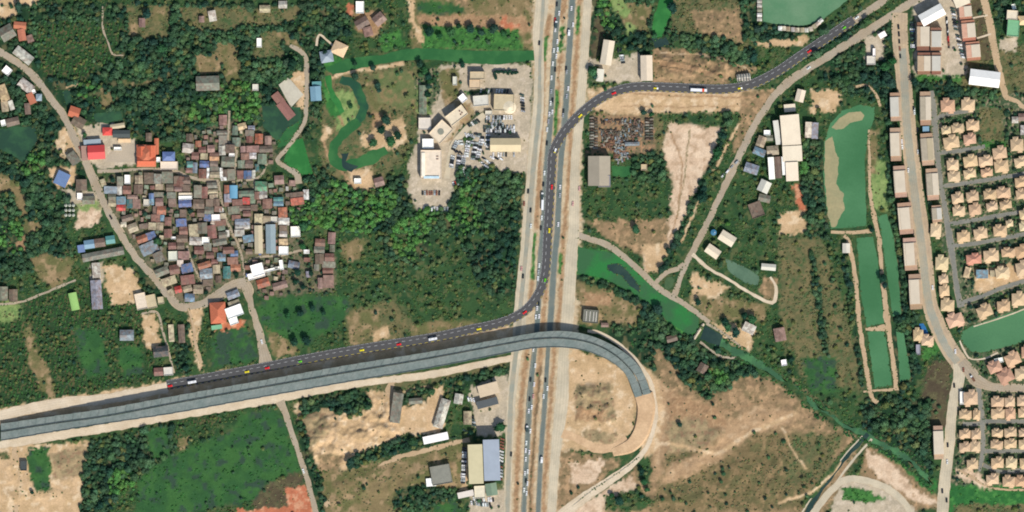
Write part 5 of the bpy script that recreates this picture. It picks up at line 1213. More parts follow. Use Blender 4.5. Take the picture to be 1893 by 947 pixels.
def marking(off_, w, ln, gap, mat, d0=0, d1=None):
    v = []; f = []; d = d0; d1 = d1 or nr_d[-1]
    while d < d1 - 1:
        e = min(d + ln, d1); m = max(1, int((e - d) / 3)); base = len(v)
        for k in range(m + 1):
            q = d + (e - d) * k / m
            for s in (w / 2, -w / 2):
                x, y, _ = nr_at(q, off_ + s); v.append((gx(x), gy(y), ZR + .03))
        for k in range(m): c = base + 2 * k; f.append((c, c + 1, c + 3, c + 2))
        d = e + gap
    me = mesh('lane_marking', v, f)
    if me.polygons[0].normal.z < 0: me.flip_normals()
    o = link('lane_marking', me, M[mat]); o['kind'] = 'structure'; return o
marking(2.0, .48, 6, 7, 'white_line'); marking(8.3, .35, 7, 1.5, 'white_line'); marking(-7.1, .6, 6, 5.5, 'yellow_line'); marking(-8.4, .3, 5, 5, 'white_line')

# ================================================================== VEHICLES
def car_mesh(name, L=4.5, Wd=1.85, kind='car'):
    hx, hy = Wd / 2, L / 2
    if kind == 'pickup': cab0, cab1, h = -.05, .52, 1.65
    elif kind == 'van': cab0, cab1, h = -.9, .72, 2.0
    else: cab0, cab1, h = -.66, .34, 1.42
    def ring(x, y0, y1, z): return [(-x, y0, z), (x, y0, z), (x, y1, z), (-x, y1, z)]
    v = ring(hx * .92, -hy * .96, hy * .96, .22) + ring(hx, -hy, hy, .5) + ring(hx * .97, -hy * .98, hy * .97, .88) + \
        ring(hx * .88, cab0 * hy - .05, cab1 * hy + .1, .93) + ring(hx * .74, cab0 * hy + .35, cab1 * hy - .45, h)
    f = [(3, 2, 1, 0)]; mi = [0]
    for r in range(4):
        for k in range(4):
            n = (k + 1) % 4; f.append((4 * r + k, 4 * r + n, 4 * r + 4 + n, 4 * r + 4 + k)); mi.append(1 if r == 3 else 0)
    f.append((16, 17, 18, 19)); mi.append(0)
    me = mesh(name, v, f); me.materials.append(M['paint']); me.materials.append(M['glass'])
    for p, m in zip(me.polygons, mi): p.material_index = m
    return me
CARM = {k: car_mesh(k, *d) for k, d in {'car': (4.5, 1.85, 'car'), 'pickup': (5.2, 1.9, 'pickup'), 'van': (5.2, 2.0, 'van')}.items()}
CC = {'w': ((244,244,240),'white'), 'g': ((176,182,182),'silver'), 'd': ((40,46,48),'dark'), 'r': ((196,56,50),'red'), 'b': ((70,92,130),'blue'), 'n': ((150,96,76),'brown'), 'p': ((222,170,160),'pale pink'), 'k': ((70,92,84),'green grey')}
def car(x, y, c, rot=-3.9, kind='car', z=Z2, sc=1.12, group=None, where='', name='car'):
    o = bpy.data.objects.new(kind if name == 'car' else name, CARM[kind]); C.objects.link(o)
    o.location = (gx(x), gy(y), z); o.rotation_euler = (0, 0, math.radians(rot)); o.scale = (sc, sc, 1)
    o.color = (*lin(jitcol(CC[c][0], 6), .8), 1)
    return later(o, x, y, f"{CC[c][1]} {kind} {where}".strip(), kind, group)
def truck(x, y, rot, L, c, desc, cat='truck', z=Z2, Wd=2.5, cab=(236,236,232), group=None, band=None, label=None, h=3.3):
    """box lorry or coach: chassis with cab ahead, cargo body, four wheels"""
    e = empty('truck' if cat != 'bus' else 'bus', gx(x), gy(y), z, math.radians(rot)); hy = L / 2
    if cat == 'bus':
        link('body', boxm('body', -Wd / 2, Wd / 2, -hy, hy, .35, h), M['paint'], e, lin(c, .8)); link('window_band', boxm('window_band', -Wd / 2 - .02, Wd / 2 + .02, -hy + .6, hy + .02, 1.5, 2.4), M['glass'], e)
        for k in (-.25, .2): link('roof_unit', boxm('roof_unit', -.7, .7, k * L - .8, k * L + .8, h, h + .22), M['paint'], e, lin((222,222,220), .8))
    else:
        link('cargo_body', boxm('cargo_body', -Wd / 2, Wd / 2, -hy, hy - 2.2, .9, h), M['paint'], e, lin(c, .8))
        cb = link('cab', boxm('cab', -Wd / 2 + .08, Wd / 2 - .08, hy - 2.1, hy, .5, h - .5), M['paint'], e, lin(cab, .8)); link('windscreen', boxm('windscreen', -Wd / 2 + .2, Wd / 2 - .2, hy - .02, hy + .04, 1.5, 2.4), M['glass'], cb)
        link('chassis', boxm('chassis', -.5, .5, -hy + .3, hy - 2.15, .55, .88), M['rubber'], e)
        if band: link('band', boxm('band', -Wd / 2 - .02, Wd / 2 + .02, hy - 5.4, hy - 3.0, 1.0, h + .03), M['paint'], e, lin(band, .8))
    for sx in (-1, 1):
        for q in (-.32, .33): link('wheel', boxm('wheel', sx * Wd / 2 - .18, sx * Wd / 2 + .05, q * L - .45, q * L + .45, 0, .88), M['rubber'], e)
    if label: tag(e, label, cat, group)
    else: later(e, x, y, desc, cat, group)
    return e
def detailed_car(x, y, rot, c, label, z, L=4.8, Wd=2.1, rear=None, nose=None):
    """car with its own cabin, windows, wheels and lamps"""
    e = empty('car', gx(x), gy(y), z, rot); hy, hx = L / 2, Wd / 2
    v, f = box_vf(-hx, hx, -hy, hy, .28, .9)
    v = [(px * (.93 if abs(py) == hy else 1), py, pz) for px, py, pz in v]
    link('body', mesh('body', v, f), M['paint'], e, lin(c, .95))
    v, f = box_vf(-hx * .86, hx * .86, -hy * .62, hy * .30, .91, 1.45); v = [(px * (.8 if pz > 1.2 else 1), py * (.8 if pz > 1.2 else 1), pz) for px, py, pz in v]
    link('window', mesh('window', v, f), M['glass'], e)
    link('roof', boxm('roof', -hx * .66, hx * .66, -hy * .46, hy * .2, 1.455, 1.5), M['paint'], e, lin(c, .95))
    if nose: link('bonnet', boxm('bonnet', -hx * .9, hx * .9, hy * .36, hy * .98, .905, .97), M['paint'], e, lin(nose, .95))
    if rear: link('rear_deck', boxm('rear_deck', -hx * .9, hx * .9, -hy * .99, -hy * .64, .905, 1.0), M['paint'], e, lin(rear, .95))
    for sx in (-1, 1):
        for sy in (-.58, .6): link('wheel', boxm('wheel', sx * hx - .2, sx * hx + .04, sy * hy - .34, sy * hy + .34, 0, .66), M['rubber'], e)
        link('headlight', boxm('headlight', sx * hx * .7 - .2, sx * hx * .7 + .2, hy - .01, hy + .05, .55, .75), M['paint'], e, lin((240,240,220)))
    return tag(e, label, 'car', 'cars driving on the new dark road')
RED, YEL, GRN, WHT = (232,44,44), (240,222,40), (104,200,40), (250,250,248)
def near_d(x, y): return nr_d[int(np.argmin([(p[0] - x) ** 2 + (p[1] - y) ** 2 for p in nr_l]))]
for x, y, k, lab in ((314,714,'r','red car at the cut off start of the dark road'), (355,706,'B','white bus nearest the start of the dark road'), (458,689,'y','yellow car closely ahead of the lower village junction'), (495,682,'r','red car by the village lane mouth'),
    (555,669,'g','green car with grey tail beyond the village lane mouth'), (670,647,'y','yellow car beside the bare sandy patch'), (738,634,'r','red car just behind the second white bus'), (800,624,'B','white bus midway along the lower straight'),
    (886,607,'y','yellow car entering the lower bend'), (968,576,'r','red car in the middle of the lower bend'), (1005.5,519,'g','green car with grey tail leaving the lower bend'), (1014.5,427,'y','yellow car on the straight above the highway'),
    (1019,346,'r','red car on the straight above the highway'), (1027,278,'W','white and yellow car entering the upper bend'), (1070,213,'y','yellow car in the middle of the upper bend'), (1134,173,'r','red car leaving the upper bend'),
    (1212,164,'Y','yellow car with white bonnet behind the lorry'), (1291,166,'T',''), (1368,164,'Y','yellow car with white bonnet ahead of the lorry'), (1495,93,'r','red car on the final straight'), (1558,50,'g','green car with grey tail near the road end')):
    d = near_d(x, y); qx, qy, ang = nr_at(d, -2.4); rot = ang - math.pi / 2; z = ZR + .01
    if k == 'B': truck(qx, qy, math.degrees(rot), 9.4, WHT, '', 'bus', z, 2.6, label=lab, group='buses on the new dark road')
    elif k == 'T': truck(qx, qy, math.degrees(rot), 18.2, WHT, '', 'truck', z, 3.2, cab=WHT, band=(240,90,40), label='long white lorry with an orange band on the dark road')
    else:
        c = {'r': RED, 'y': YEL, 'g': GRN, 'W': WHT, 'Y': YEL}[k]
        detailed_car(qx, qy, rot, c, lab, z, 5.0, 2.2, rear={'g': (140,140,140), 'W': YEL}.get(k), nose={'Y': WHT}.get(k))
HS, HN = 'on the southbound carriageway', 'on the northbound carriageway'
SB = "1029.5,8,d 1033.6,24.5,w 1026,37,r 1026.6,55,w 1030.5,77,w 1024,93.5,w 1031,92,w 1028.5,104,w 1022,118,w 1026.5,129,d 1019.6,144,w 1019,169,g 1021.5,185.5,d 1018,191,w 1021,207,w 1015.6,211,w 1014,225,g 1011.5,240,w 1011,265,d 1006.5,320,w 1004.5,341,d 1001.5,403,w 1000,422,d 997,491,w 995.5,503,g 994.5,515,w 996,562,d 996.6,585,w 990.6,586,w 993,570,w 986,646,w 989.5,676,w 981,702,d 987.5,711,w 986,733,p 979,738,d 983,753,w 977.5,760,w 975,792,d 980.5,797,w 973,819,w 972,833,w 978.5,836,w 972,849,w 975.5,872,w 970.5,875,w 972.6,889,d 975,894,w 969,906,w 973.5,912,w"
NB = "1056.5,15.6,w 1059.5,46,w 1046.5,127,d 1047.5,133,g 1050.5,164,w 1047.5,178,g 1041.5,206,d 1041,213,g 1035.5,346,w 1035,361,g 1032,415,w 1012,718,w 1008.5,703,d 1005,733,w"
for s in SB.split(): x, y, c = s.split(','); car(float(x), float(y), c, where=HS, group='cars on the southbound carriageway')
for s in NB.split(): x, y, c = s.split(','); car(float(x), float(y), c, where=HN, group='cars on the northbound carriageway')
truck(1028, 46, -4, 8, (60,78,76), 'dark lorry on the southbound carriageway', label='dark lorry on the southbound carriageway near the top'); truck(1003, 377, -2, 14, WHT, '', label='long white lorry half beside the new dark road')
truck(1002.5, 363, -3, 8, (60,74,72), '', label='dark lorry right ahead of the long white one'); truck(1052, 61, -4, 6.5, WHT, '', label='white lorry northbound near the top edge'); truck(1001.5, 850.5, -3, 6.5, WHT, '', label='white lorry northbound near the bottom edge'); truck(974.5, 793, -4, 7, (64,80,78), '', label='dark lorry southbound below the viaduct')
for s in "997,80,d 976.5,354,d 969,377,n 981,389,d 981.5,418,w 964,497,p 967,511,d 945,840,d".split(): x, y, c = s.split(','); car(float(x), float(y), c, where='on the western service road', z=Z1 + .05, group='cars on the service roads')
for s in "1059,377,p 1071,349,p".split(): x, y, c = s.split(','); car(float(x), float(y), c, where='on the eastern service road', z=Z1 + .05, group='cars on the service roads')
for s in "1495,126,w,-55 1571,69,d,-55 1584,33,w,-55 484,632,w,15 561,871,w,20 148,275,n,25 205,402,d,30".split(): x, y, c, r = s.split(','); car(float(x), float(y), c, float(r), where='on a side road', z=Z1 + .08, group='cars on the side roads')
for s in "1689,201,d 1690,204,w 1690.5,208,w 1679,315,w 1766,650,w 1781,684,n 1764,713,d 1752,823,d 1751,854,w 1742,908,d 1750,925,d 1696,240,d 1697,281,w 1668,272,w 1667,262,w 1685,418,w 1688,430,d 1690,468,w 1689,478,w 1700,530,w 1724,532,w".split():
    x, y, c = s.split(','); car(float(x), float(y), c, 3, where='along the eastern street', z=Z1 + .1, group='cars along the eastern street')
truck(1798, 700, 35, 7.5, (120,84,62), '', z=Z1 + .1, label='brown lorry turning at the street junction')
# parked rows: x0,y0,x1,y1,count,turn,kind,where
def row(x0, y0, x1, y1, n, rot, where, cols='wgdwwk', skip=.0, group=None, name='car', z=.06):
    for i in range(n):
        if random.random() < skip: continue
        t = i / max(n - 1, 1); c = random.choice(cols)
        car(x0 + (x1 - x0) * t + random.uniform(-.3, .3), y0 + (y1 - y0) * t + random.uniform(-.3, .3), c, rot + random.uniform(-4, 4), random.choice(['car', 'car', 'pickup', 'van']), z, 1.05, group, where)
G = 'cars parked in the showroom lot'
row(898, 224, 926, 224, 7, 0, 'in the car lot rows', 'wgdk', .2, G); row(932, 217.5, 946, 217.5, 4, 0, 'by the round hall', 'www', 0, G)
row(905, 231, 930, 231, 7, 0, 'in the car lot rows', 'wgkd', .05, G); row(895, 241, 951, 242, 14, 0, 'in the car lot rows', 'wgwd', .08, G); row(938, 236, 950, 236, 3, 0, 'in the car lot rows', 'dwg', 0, G)
row(880, 248, 887, 249, 2, 90, 'in the car lot centre', 'kd', 0, G)
row(883, 252, 874, 294, 11, 80, 'in the car lot centre', 'wgdk', .05, G); row(892, 254, 882, 295, 10, 80, 'in the car lot centre', 'wgwd', .05, G)
row(862, 250, 875, 252, 4, 30, 'around the planted circle', 'wgw', 0, G); row(851, 261, 853, 267, 2, 85, 'around the planted circle', 'ww', 0, G); row(871, 258, 873, 264, 2, 80, 'around the planted circle', 'gw', 0, G)
row(837, 289, 834.5, 309, 6, 75, 'at the lot edge', 'wgwd', 0, G); row(849, 288, 846, 312, 6, 78, 'at the lot edge', 'wgdk', .1, G); row(841, 279, 852, 283, 3, 40, 'at the lot edge', 'wgd', 0, G)
row(894, 293, 904, 301, 3, 60, 'below the canopy roof', 'wnd', 0, G); row(897, 265, 899, 270, 2, 45, 'beside the canopy roof', 'gw', 0, G); row(910, 292, 926, 294, 3, 60, 'below the canopy roof', 'dwg', 0, G)
row(889, 168, 938, 169, 11, -12, 'in the upper car yard', 'wgdwk', .08, G); row(965, 176, 967, 206, 7, 75, 'along the yard fence', 'wdgk', 0, G)
row(781, 357, 812, 357, 8, 0, 'on the planted island', 'wgnd', 0, G); row(784, 387, 832, 387, 11, 0, 'at the southern yard edge', 'wgdw', .2, G); row(838, 340, 846, 338, 3, 20, 'at the lot edge', 'wrg', 0, G); row(857, 318, 866, 332, 4, 60, 'in the trees by the lot', 'wgp', 0, G)
row(866, 262, 862, 288, 7, 80, 'in the car lot centre', 'wgwk', .05, G); row(858, 290, 854, 314, 7, 80, 'at the lot edge', 'wgdw', .1, G); row(902, 250, 902, 276, 7, 85, 'beside the canopy roof', 'wgdk', .1, G); row(890, 300, 902, 310, 5, 60, 'below the canopy roof', 'wgdk', .1, G)
row(895, 236, 932, 236, 10, 0, 'in the car lot rows', 'gwkd', .15, G); row(900, 218, 928, 218, 8, 0, 'in the car lot rows', 'gwdk', .15, G); row(866, 232, 888, 222, 7, 40, 'in the car lot rows', 'gwdk', .1, G); row(845, 262, 838, 276, 5, 70, 'at the lot edge', 'wgd', 0, G)
row(912, 286, 950, 286, 9, 0, 'below the canopy roof', 'wgdk', .3, G)
G = 'cars parked along the factory'
row(859, 829, 856, 893, 17, 85, 'left of the factory', 'wggdw', .05, G); row(929, 812, 925, 886, 14, 70, 'right of the factory', 'wgdn', .1, G)
row(872, 770, 876, 786, 4, 80, 'in the dark yard', 'kdg', 0, G); row(866, 738, 876, 740, 3, 20, 'beside the dark green roof', 'ww', 0, G); row(860, 797, 864, 803, 2, 60, 'in the dark yard', 'rk', 0, G)
row(872, 930, 906, 934, 9, 10, 'in the bottom yard', 'wgdk', .1, G); row(876, 922, 912, 924, 9, 10, 'in the bottom yard', 'gwdk', .1, G)
G = 'cars parked by the shop blocks'
row(1686, 42, 1688, 92, 13, 90, 'beside the western shop block', 'dkdwb', .0, G); row(1750, 36, 1754, 86, 12, 0, 'on the central parking strip', 'wgdnr', .05, G); row(1761, 16, 1768, 60, 9, 75, 'by the eastern shop blocks', 'kdwg', .05, G); row(1770, 66, 1780, 106, 8, 75, 'by the eastern shop blocks', 'kgwd', .05, G)
row(1661, 50, 1664, 104, 5, 5, 'on the street strip', 'dkn', .0, G)
G = 'vehicles parked in the warehouse yard'
row(1149, 103, 1152, 116, 4, 95, 'in the warehouse yard', 'dwg', 0, G); row(1143, 93, 1148, 92, 2, 0, 'in the warehouse yard', 'dw', 0, G); row(1336, 325, 1362, 300, 4, -40, 'beside the diagonal road', 'gwd', 0, G)
# scrapyard
def wreck(x, y, rot, c, kind, desc):
    o = bpy.data.objects.new('scrap_car', SCR[kind]); C.objects.link(o); o.location = (gx(x), gy(y), .05); o.scale = (1.0, 1.0, 1)
    o.rotation_euler = (0, 0, math.radians(rot)); o.color = (*lin(c), 1)
    return later(o, x, y, desc, 'scrap car', 'scrapped vehicles in the yard')
SCR = {}
for k, m in CARM.items():
    s = m.copy(); s.name = 'scrap_' + k; s.materials.clear(); s.materials.append(M['scrap']); s.materials.append(M['glass']); SCR[k] = s
SC = [((168,164,148),'pale'), ((92,98,86),'grey-green'), ((60,60,52),'black'), ((128,92,72),'rusty'), ((140,104,82),'orange'), ((140,158,164),'pale blue'), ((110,102,88),'grey')]
for i in range(11):
    c, w = random.choice(SC[:3]); wreck(1094 + i * -.0, 218 + i * 5.4, 90 + random.uniform(-5, 5), c, 'van', f'{w} scrapped van in the western column'); c, w = random.choice(SC[:3]); wreck(1101, 220 + i * 5.4, 90 + random.uniform(-5, 5), c, 'pickup', f'{w} scrapped pickup in the western column')
for i in range(8):
    for xx in (1196, 1204):
        c, w = random.choice(SC[:3]); wreck(xx, 221 + i * 5.2, 90 + random.uniform(-6, 6), c, 'van', f'{w} scrapped van in the eastern column')
POLY = pts('1110,222 1188,222 1190,245 1180,258 1150,262 1165,290 1142,302 1132,276 1112,272')
n = 0; placed = []
while n < 170:
    x, y = random.uniform(1106, 1192), random.uniform(218, 302)
    if sdist(np.array([x]), np.array([y]), POLY)[0] < 0 or any((x - a) ** 2 + (y - b_) ** 2 < 9 for a, b_ in placed): continue
    if 1110 < x < 1152 and 228 < y < 240: continue
    placed.append((x, y)); n += 1; c, w = random.choice(SC + [SC[2], SC[6], SC[1]]) if y < 258 else random.choice([SC[5], SC[0], SC[3], SC[4]])
    wreck(x, y, random.choice([0, 0, 90, 20, -30, 60]) + random.uniform(-10, 10), c, random.choice(list(SCR)), f'{w} car wreck in the scrapyard')
# ================================================================== VEGETATION
ox0, oy0 = -40, -40; OW, OH = 1980, 1030
OCCM = np.zeros((OH, OW), bool)
YY, XX = np.mgrid[0:OH, 0:OW]
for kind, p, mar in OCC:
    px = [q[0] for q in p]; py = [q[1] for q in p]
    a0, a1 = int(max(0, min(px) - ox0 - mar - 2)), int(min(OW, max(px) - ox0 + mar + 3)); b0, b1 = int(max(0, min(py) - oy0 - mar - 2)), int(min(OH, max(py) - oy0 + mar + 3))
    if a1 <= a0 or b1 <= b0: continue
    sx = XX[b0:b1, a0:a1] + ox0; sy = YY[b0:b1, a0:a1] + oy0
    if kind == 'p': OCCM[b0:b1, a0:a1] |= sdist(sx.astype(float), sy.astype(float), p) > -mar
    else: OCCM[b0:b1, a0:a1] |= ldist(sx.astype(float), sy.astype(float), p) < mar
def occ(x, y):
    i, j = int(y - oy0), int(x - ox0)
    return not (0 <= i < OH and 0 <= j < OW) or OCCM[i, j]
def sphere_quads(n=3):
    """a ball of quads from a subdivided cube"""
    v = []; f = []; idx = {}
    def vid(p):
        k = tuple(round(c, 4) for c in p)
        if k not in idx: idx[k] = len(v); l = math.sqrt(sum(c * c for c in p)); v.append([c / l for c in p])
        return idx[k]
    for ax in range(3):
        for s in (-1, 1):
            for i in range(n):
                for j in range(n):
                    q = []
                    for a, b in ((i, j), (i + 1, j), (i + 1, j + 1), (i, j + 1)):
                        c = [0, 0, 0]; c[ax] = s; c[(ax + 1) % 3] = -1 + 2 * a / n; c[(ax + 2) % 3] = -1 + 2 * b / n; q.append(vid(c))
                    f.append(q if s > 0 else q[::-1])
    return np.array(v), np.array(f)
SPV, SPF = sphere_quads(3)
def crown_template(seed, lobes, leaves, size, flat=.6):
    r = np.random.RandomState(seed); V = []; F = []; base = 0
    cs = [(0, 0, .05, .72)]
    for k in range(lobes):
        a = r.rand() * math.tau; d = r.uniform(.35, .62); cs.append((math.cos(a) * d, math.sin(a) * d, r.uniform(-.15, .3), r.uniform(.3, .5)))
    for i, (x, y, z, rad) in enumerate(cs):
        j = 1 + r.uniform(-.22, .22, len(SPV)); p = SPV * (rad * .9 * j)[:, None] * [1, 1, flat] + [x, y, z * flat]
        V.append(p); F.append(SPF + base); base += len(p)
    w = np.array([c[3] ** 2 for c in cs]); w /= w.sum()
    for k in range(leaves):
        x, y, z, rad = cs[r.choice(len(cs), p=w)]
        d = r.randn(3); d[2] = abs(d[2]) * .9 + .1 if r.rand() < .8 else d[2]; d /= np.linalg.norm(d)
        p = np.array([x, y, z * flat]) + d * rad * r.uniform(.8, 1.45) * np.array([1, 1, flat])
        nrm = d + r.randn(3) * .55; nrm[2] = abs(nrm[2]) + .25; nrm /= np.linalg.norm(nrm)
        t = np.cross(nrm, r.randn(3)); t /= np.linalg.norm(t); u = np.cross(nrm, t); s = size * r.uniform(.6, 1.3)
        V.append(np.array([p - t * s - u * s * .6, p + t * s - u * s * .6, p + t * s * .7 + u * s * .6, p - t * s * .7 + u * s * .6])); F.append(np.array([[0, 1, 2, 3]]) + base); base += 4
    return np.concatenate(V), np.concatenate(F)
CR = [crown_template(100 + i, 5 + i % 4, 170, .13) for i in range(7)]
BU = [crown_template(200 + i, 1, 16, .3, .42) for i in range(5)]
for lst in (BU,):
    pass
DEN = {'U': (5.0, 1.8, 3.4), 'F': (26.0, 1.8, 5.0), 'Y': (.8, 2.2, 5), 'Q': (10, 1.8, 4.4), 'V': (7, 1.3, 3.4), 'G': (3.2, 1.8, 4.4), 'T': (.9, 2.2, 4.2), 'D': (.3, 2.2, 4.4), 'K': (.9, 2.2, 4), 'L': (.3, 2, 3.5), 'E': (.14, 2, 3.5), 'S': (.03, 2, 3.5), 'W': (.12, 2, 3.5), 'B': (.18, 2, 4), 'Z': (.06, 2, 3.5), 'A': (.7, 2, 4), 'I': (.04, 2, 3), 'C': (.3, 2, 3.6), 'J': (1.0, 1.6, 3), 'N': (.3, 2, 3.5), 'O': (.4, 2, 4), 'R': (.3, 2, 3)}
UND = {'U': 60, 'F': 16, 'Q': 22, 'V': 7, 'G': 46, 'T': 34, 'D': 10, 'K': 30, 'L': 9, 'E': 5, 'Z': 3, 'A': 22, 'I': 2, 'W': 8, 'B': 11, 'J': 7, 'S': .7, 'N': 2, 'O': 14, 'C': .5, 'R': 1}
cells = {}
def far_enough(x, y, r, k=.5):
    cx, cy = int(x // 8), int(y // 8)
    for a in range(cx - 2, cx + 3):
        for b in range(cy - 2, cy + 3):
            for (u, v, q) in cells.get((a, b), ()):
                if (u - x) ** 2 + (v - y) ** 2 < ((r + q) * k) ** 2: return False
    return True
TREES = []
BRIGHT = [(165,168,20),(440,188,42),(372,206,26),(640,392,62),(700,372,34),(868,352,22),(862,402,34),(760,440,40),(792,392,22),(560,395,30),(20,440,30),(60,300,30),(1120,20,30),(1350,420,20),(1330,690,20),(230,895,30),(1470,310,25),(1700,110,20)]
def tree_tone(x, y, t):
    n = float(fbm(x, y, 34, 301, 3)); r = random.random()
    br = any((x - a) ** 2 + (y - b) ** 2 < c * c for a, b, c in BRIGHT)
    if br and r < .75: return ((80,124,64), 'bright green')
    if t in 'GTDEZYU' and r < .55 or r > .93: return ((96,106,64), 'olive green')
    if n + r * .25 < .50: return ((42,70,54), 'dark green')
    if n > .62: return ((72,102,68), 'leafy green')
    return ((58,86,60), 'mid green')
def try_tree(x, y, r, t, tone=None, force=False):
    if not force:
        if occ(x, y) or any(occ(x + a * r * .6, y + b * r * .6) for a, b in ((1, 0), (-1, 0), (0, 1), (0, -1))): return
        if not far_enough(x, y, r): return
    TREES.append((x, y, r, t, tone or tree_tone(x, y, t))); cells.setdefault((int(x // 8), int(y // 8)), []).append((x, y, r))
DK = ((36,66,52), 'dark green'); MD = ((48,88,54), 'mid green')
# single trees one can point at
for x, y, r in ((792,58,9),(834,60,9),(848,48,6),(868,54,8),(890,60,7),(912,54,9),(930,62,6),(812,66,6),(655,118,5),(690,125,6),(658,141,7),(697,158,6),(700,168,5),(714,222,9),(648,196,5),(684,215,4),(690,265,8),(723,262,10),(735,250,8),(705,240,8),(776,118,7),(785,130,7),(792,142,7),(793,160,6),(791,175,6),(795,150,6),(855,120,5),
    (1175,424,8),(1256,785,5),(1186,872,6),(1190,890,6),(1196,905,5),(1145,925,8),(1130,915,5),(1210,66,5),(1243,15,9),(1217,571,9),(1632,515,8),(1636,528,6),(1612,425,5),(1300,350,6),(1326,285,10),(1296,365,10),(1338,252,6),(1290,558,6),(258,372,4),(268,395,4.5),(352,390,6),(345,400,4),(362,331,5),(481,331,6),(440,456,6),(292,446,7),(311,386,4),(381,541,5),(437,508,6),(491,456,7),(560,418,8),(546,436,7),(295,472,4),(352,422,4),(486,309,5),(551,503,7),(571,482,5),(321,537,4),(360,474,4),(545,520,5),(575,505,5),(560,530,5),(402,313,4),(250,330,4),(208,333,5),(224,352,3),(305,360,3.5),(343,345,4),(425,470,4),(560,455,6),(530,450,5),(926,788,9),(918,793,6),(1096,132,9),(1100,142,6),(1118,165,4),(870,800,5),(1755,150,5),(1190,208,6),(1204,212,5),(532,584,6),(556,580,7),(544,632,8),(566,630,8),(598,578,5),(578,570,6),(300,90,8),(272,26,9),(540,120,9),(1462,665,6),(1390,590,9),(1376,585,7),(1360,615,9),(1345,605,8),(1340,595,7),(1645,155,10),(1640,142,9),(1636,125,9),(1650,112,8),(1765,92,3),(1690,152,7),(150,246,5),(157,250,5),(600,100,6),(590,118,5),(586,132,5),(128,283,7),(60,910,4)):
    if not (occ(x, y) and x < 622 and 228 < y < 560): try_tree(x, y, r, 'X', random.choice([DK, DK, MD]), True)
for x, y in ((1004, 0),): pass
for k in range(13): try_tree(914 + k * 4.1 if k < 11 else 916, 134 + random.uniform(-2, 2) if k < 11 else 140 + (k - 11) * 4, 3.4, 'X', DK, True)
cols = xs[(xs >= -30) & (xs <= 1925)]
cand = []
for t, (d, r0, r1) in DEN.items():
    rr, cc = np.where(TYP[6:-6, 6:-6] == ord(t)); n = int(len(rr) * 2.3 * 2.3 / 1000 * d * (3.0 if t == 'F' else 1.6))
    if not len(rr): continue
    k = RNG.randint(0, len(rr), n)
    for i in k:
        if t == 'F' and fbm(xs[cc[i] + 6], ys[rr[i] + 6], 26, 512, 3) < .45 and RNG.rand() < .8: continue
        if t == 'F' and RNG.rand() < .05: cand.append((xs[cc[i] + 6], ys[rr[i] + 6], RNG.uniform(5.2, 7.4), t)); continue
        cand.append((xs[cc[i] + 6] + RNG.uniform(-1.1, 1.1), ys[rr[i] + 6] + RNG.uniform(-1.1, 1.1), r0 + (r1 - r0) * RNG.rand() ** 1.4, t))
cand.sort(key=lambda c: -c[2] + RNG.uniform(0, 2.5))
for c in cand: try_tree(*c)
print('trees', len(TREES))
# the 300 crowns that show largest stand alone, outside the closed wood first
def rank(t): return t[2] + (2.6 if t[3] != 'F' else 0) + (6 if t[3] == 'X' else 0)
inside = [t for t in TREES if 3 < t[0] < 1890 and 3 < t[1] < 944]
inside.sort(key=lambda t: -rank(t)); solo = inside[:300]; ids = set(id(t) for t in solo); rest = [t for t in TREES if id(t) not in ids]
CRM = []
for i, (v, f) in enumerate(CR):
    me = np_mesh('crown', v, f); me.materials.append(M['leaves']); CRM.append(me)
tv = [(math.cos(a * math.tau / 7) * r, math.sin(a * math.tau / 7) * r, z) for z, r in ((-.3, .34), (1.2, .24), (3.4, .16)) for a in range(7)]
TRM = mesh('trunk', tv, [(k * 7 + i, k * 7 + (i + 1) % 7, k * 7 + 7 + (i + 1) % 7, k * 7 + 7 + i) for k in range(2) for i in range(7)] + [tuple(range(14, 21))])
TRM.materials.append(M['bark'])
KF = .98
for i, (x, y, r, t, (c, w)) in enumerate(solo):
    R = r * S * 1.12; hgt = R * .85 + .7
    e = empty('broadleaf_tree', gx(x), gy(y), ground_z(x, y), random.random() * 6.28)
    tr = link('trunk', TRM, None, e); tr.scale = (R / 3.2, R / 3.2, hgt / 3.4)
    cr = link('crown', CRM[i % 7], None, e, lin(jitcol(c, 10), KF)); cr.location = (0, 0, hgt); cr.scale = (R * random.uniform(.85, 1.15), R, R)
    size = 'wide' if r > 6.6 else 'medium' if r > 4.8 else 'small'
    later(e, x, y, f"{size} {w} tree", 'tree', 'broadleaf trees standing clear of the woods')
def scatter(name, items, temps, mat, zf, seed):
    r = np.random.RandomState(seed); V = []; F = []; T = []; base = 0
    for k, (x, y, rad, c) in enumerate(items):
        v, f = temps[r.randint(len(temps))]; a = r.rand() * math.tau; R = rad * S * 1.12
        ca, sa = math.cos(a) * R, math.sin(a) * R
        st = r.uniform(.75, 1.3); V.append(np.stack([v[:, 0] * ca * st - v[:, 1] * sa + gx(x), v[:, 0] * sa * st + v[:, 1] * ca + gy(y), v[:, 2] * R + zf(x, y, R)], 1)); F.append(f + base); base += len(v)
        col = np.array(lin(c, KF)); T.append(np.tile(col * r.uniform(.8, 1.25) * np.array([r.uniform(.85, 1.2), 1, r.uniform(.85, 1.15)]), (len(v), 1)) * r.uniform(.88, 1.12, (len(v), 1)))
    o = link(name, np_mesh(name, np.concatenate(V), np.concatenate(F), np.concatenate(T)), mat); o['kind'] = 'stuff'; return o
scatter('woodland', [(x, y, r, c) for x, y, r, t, (c, w) in rest], CR[:5], M['leaves_many'], lambda x, y, R: ground_z(x, y) + R * .55 + .4, 3)
und = []
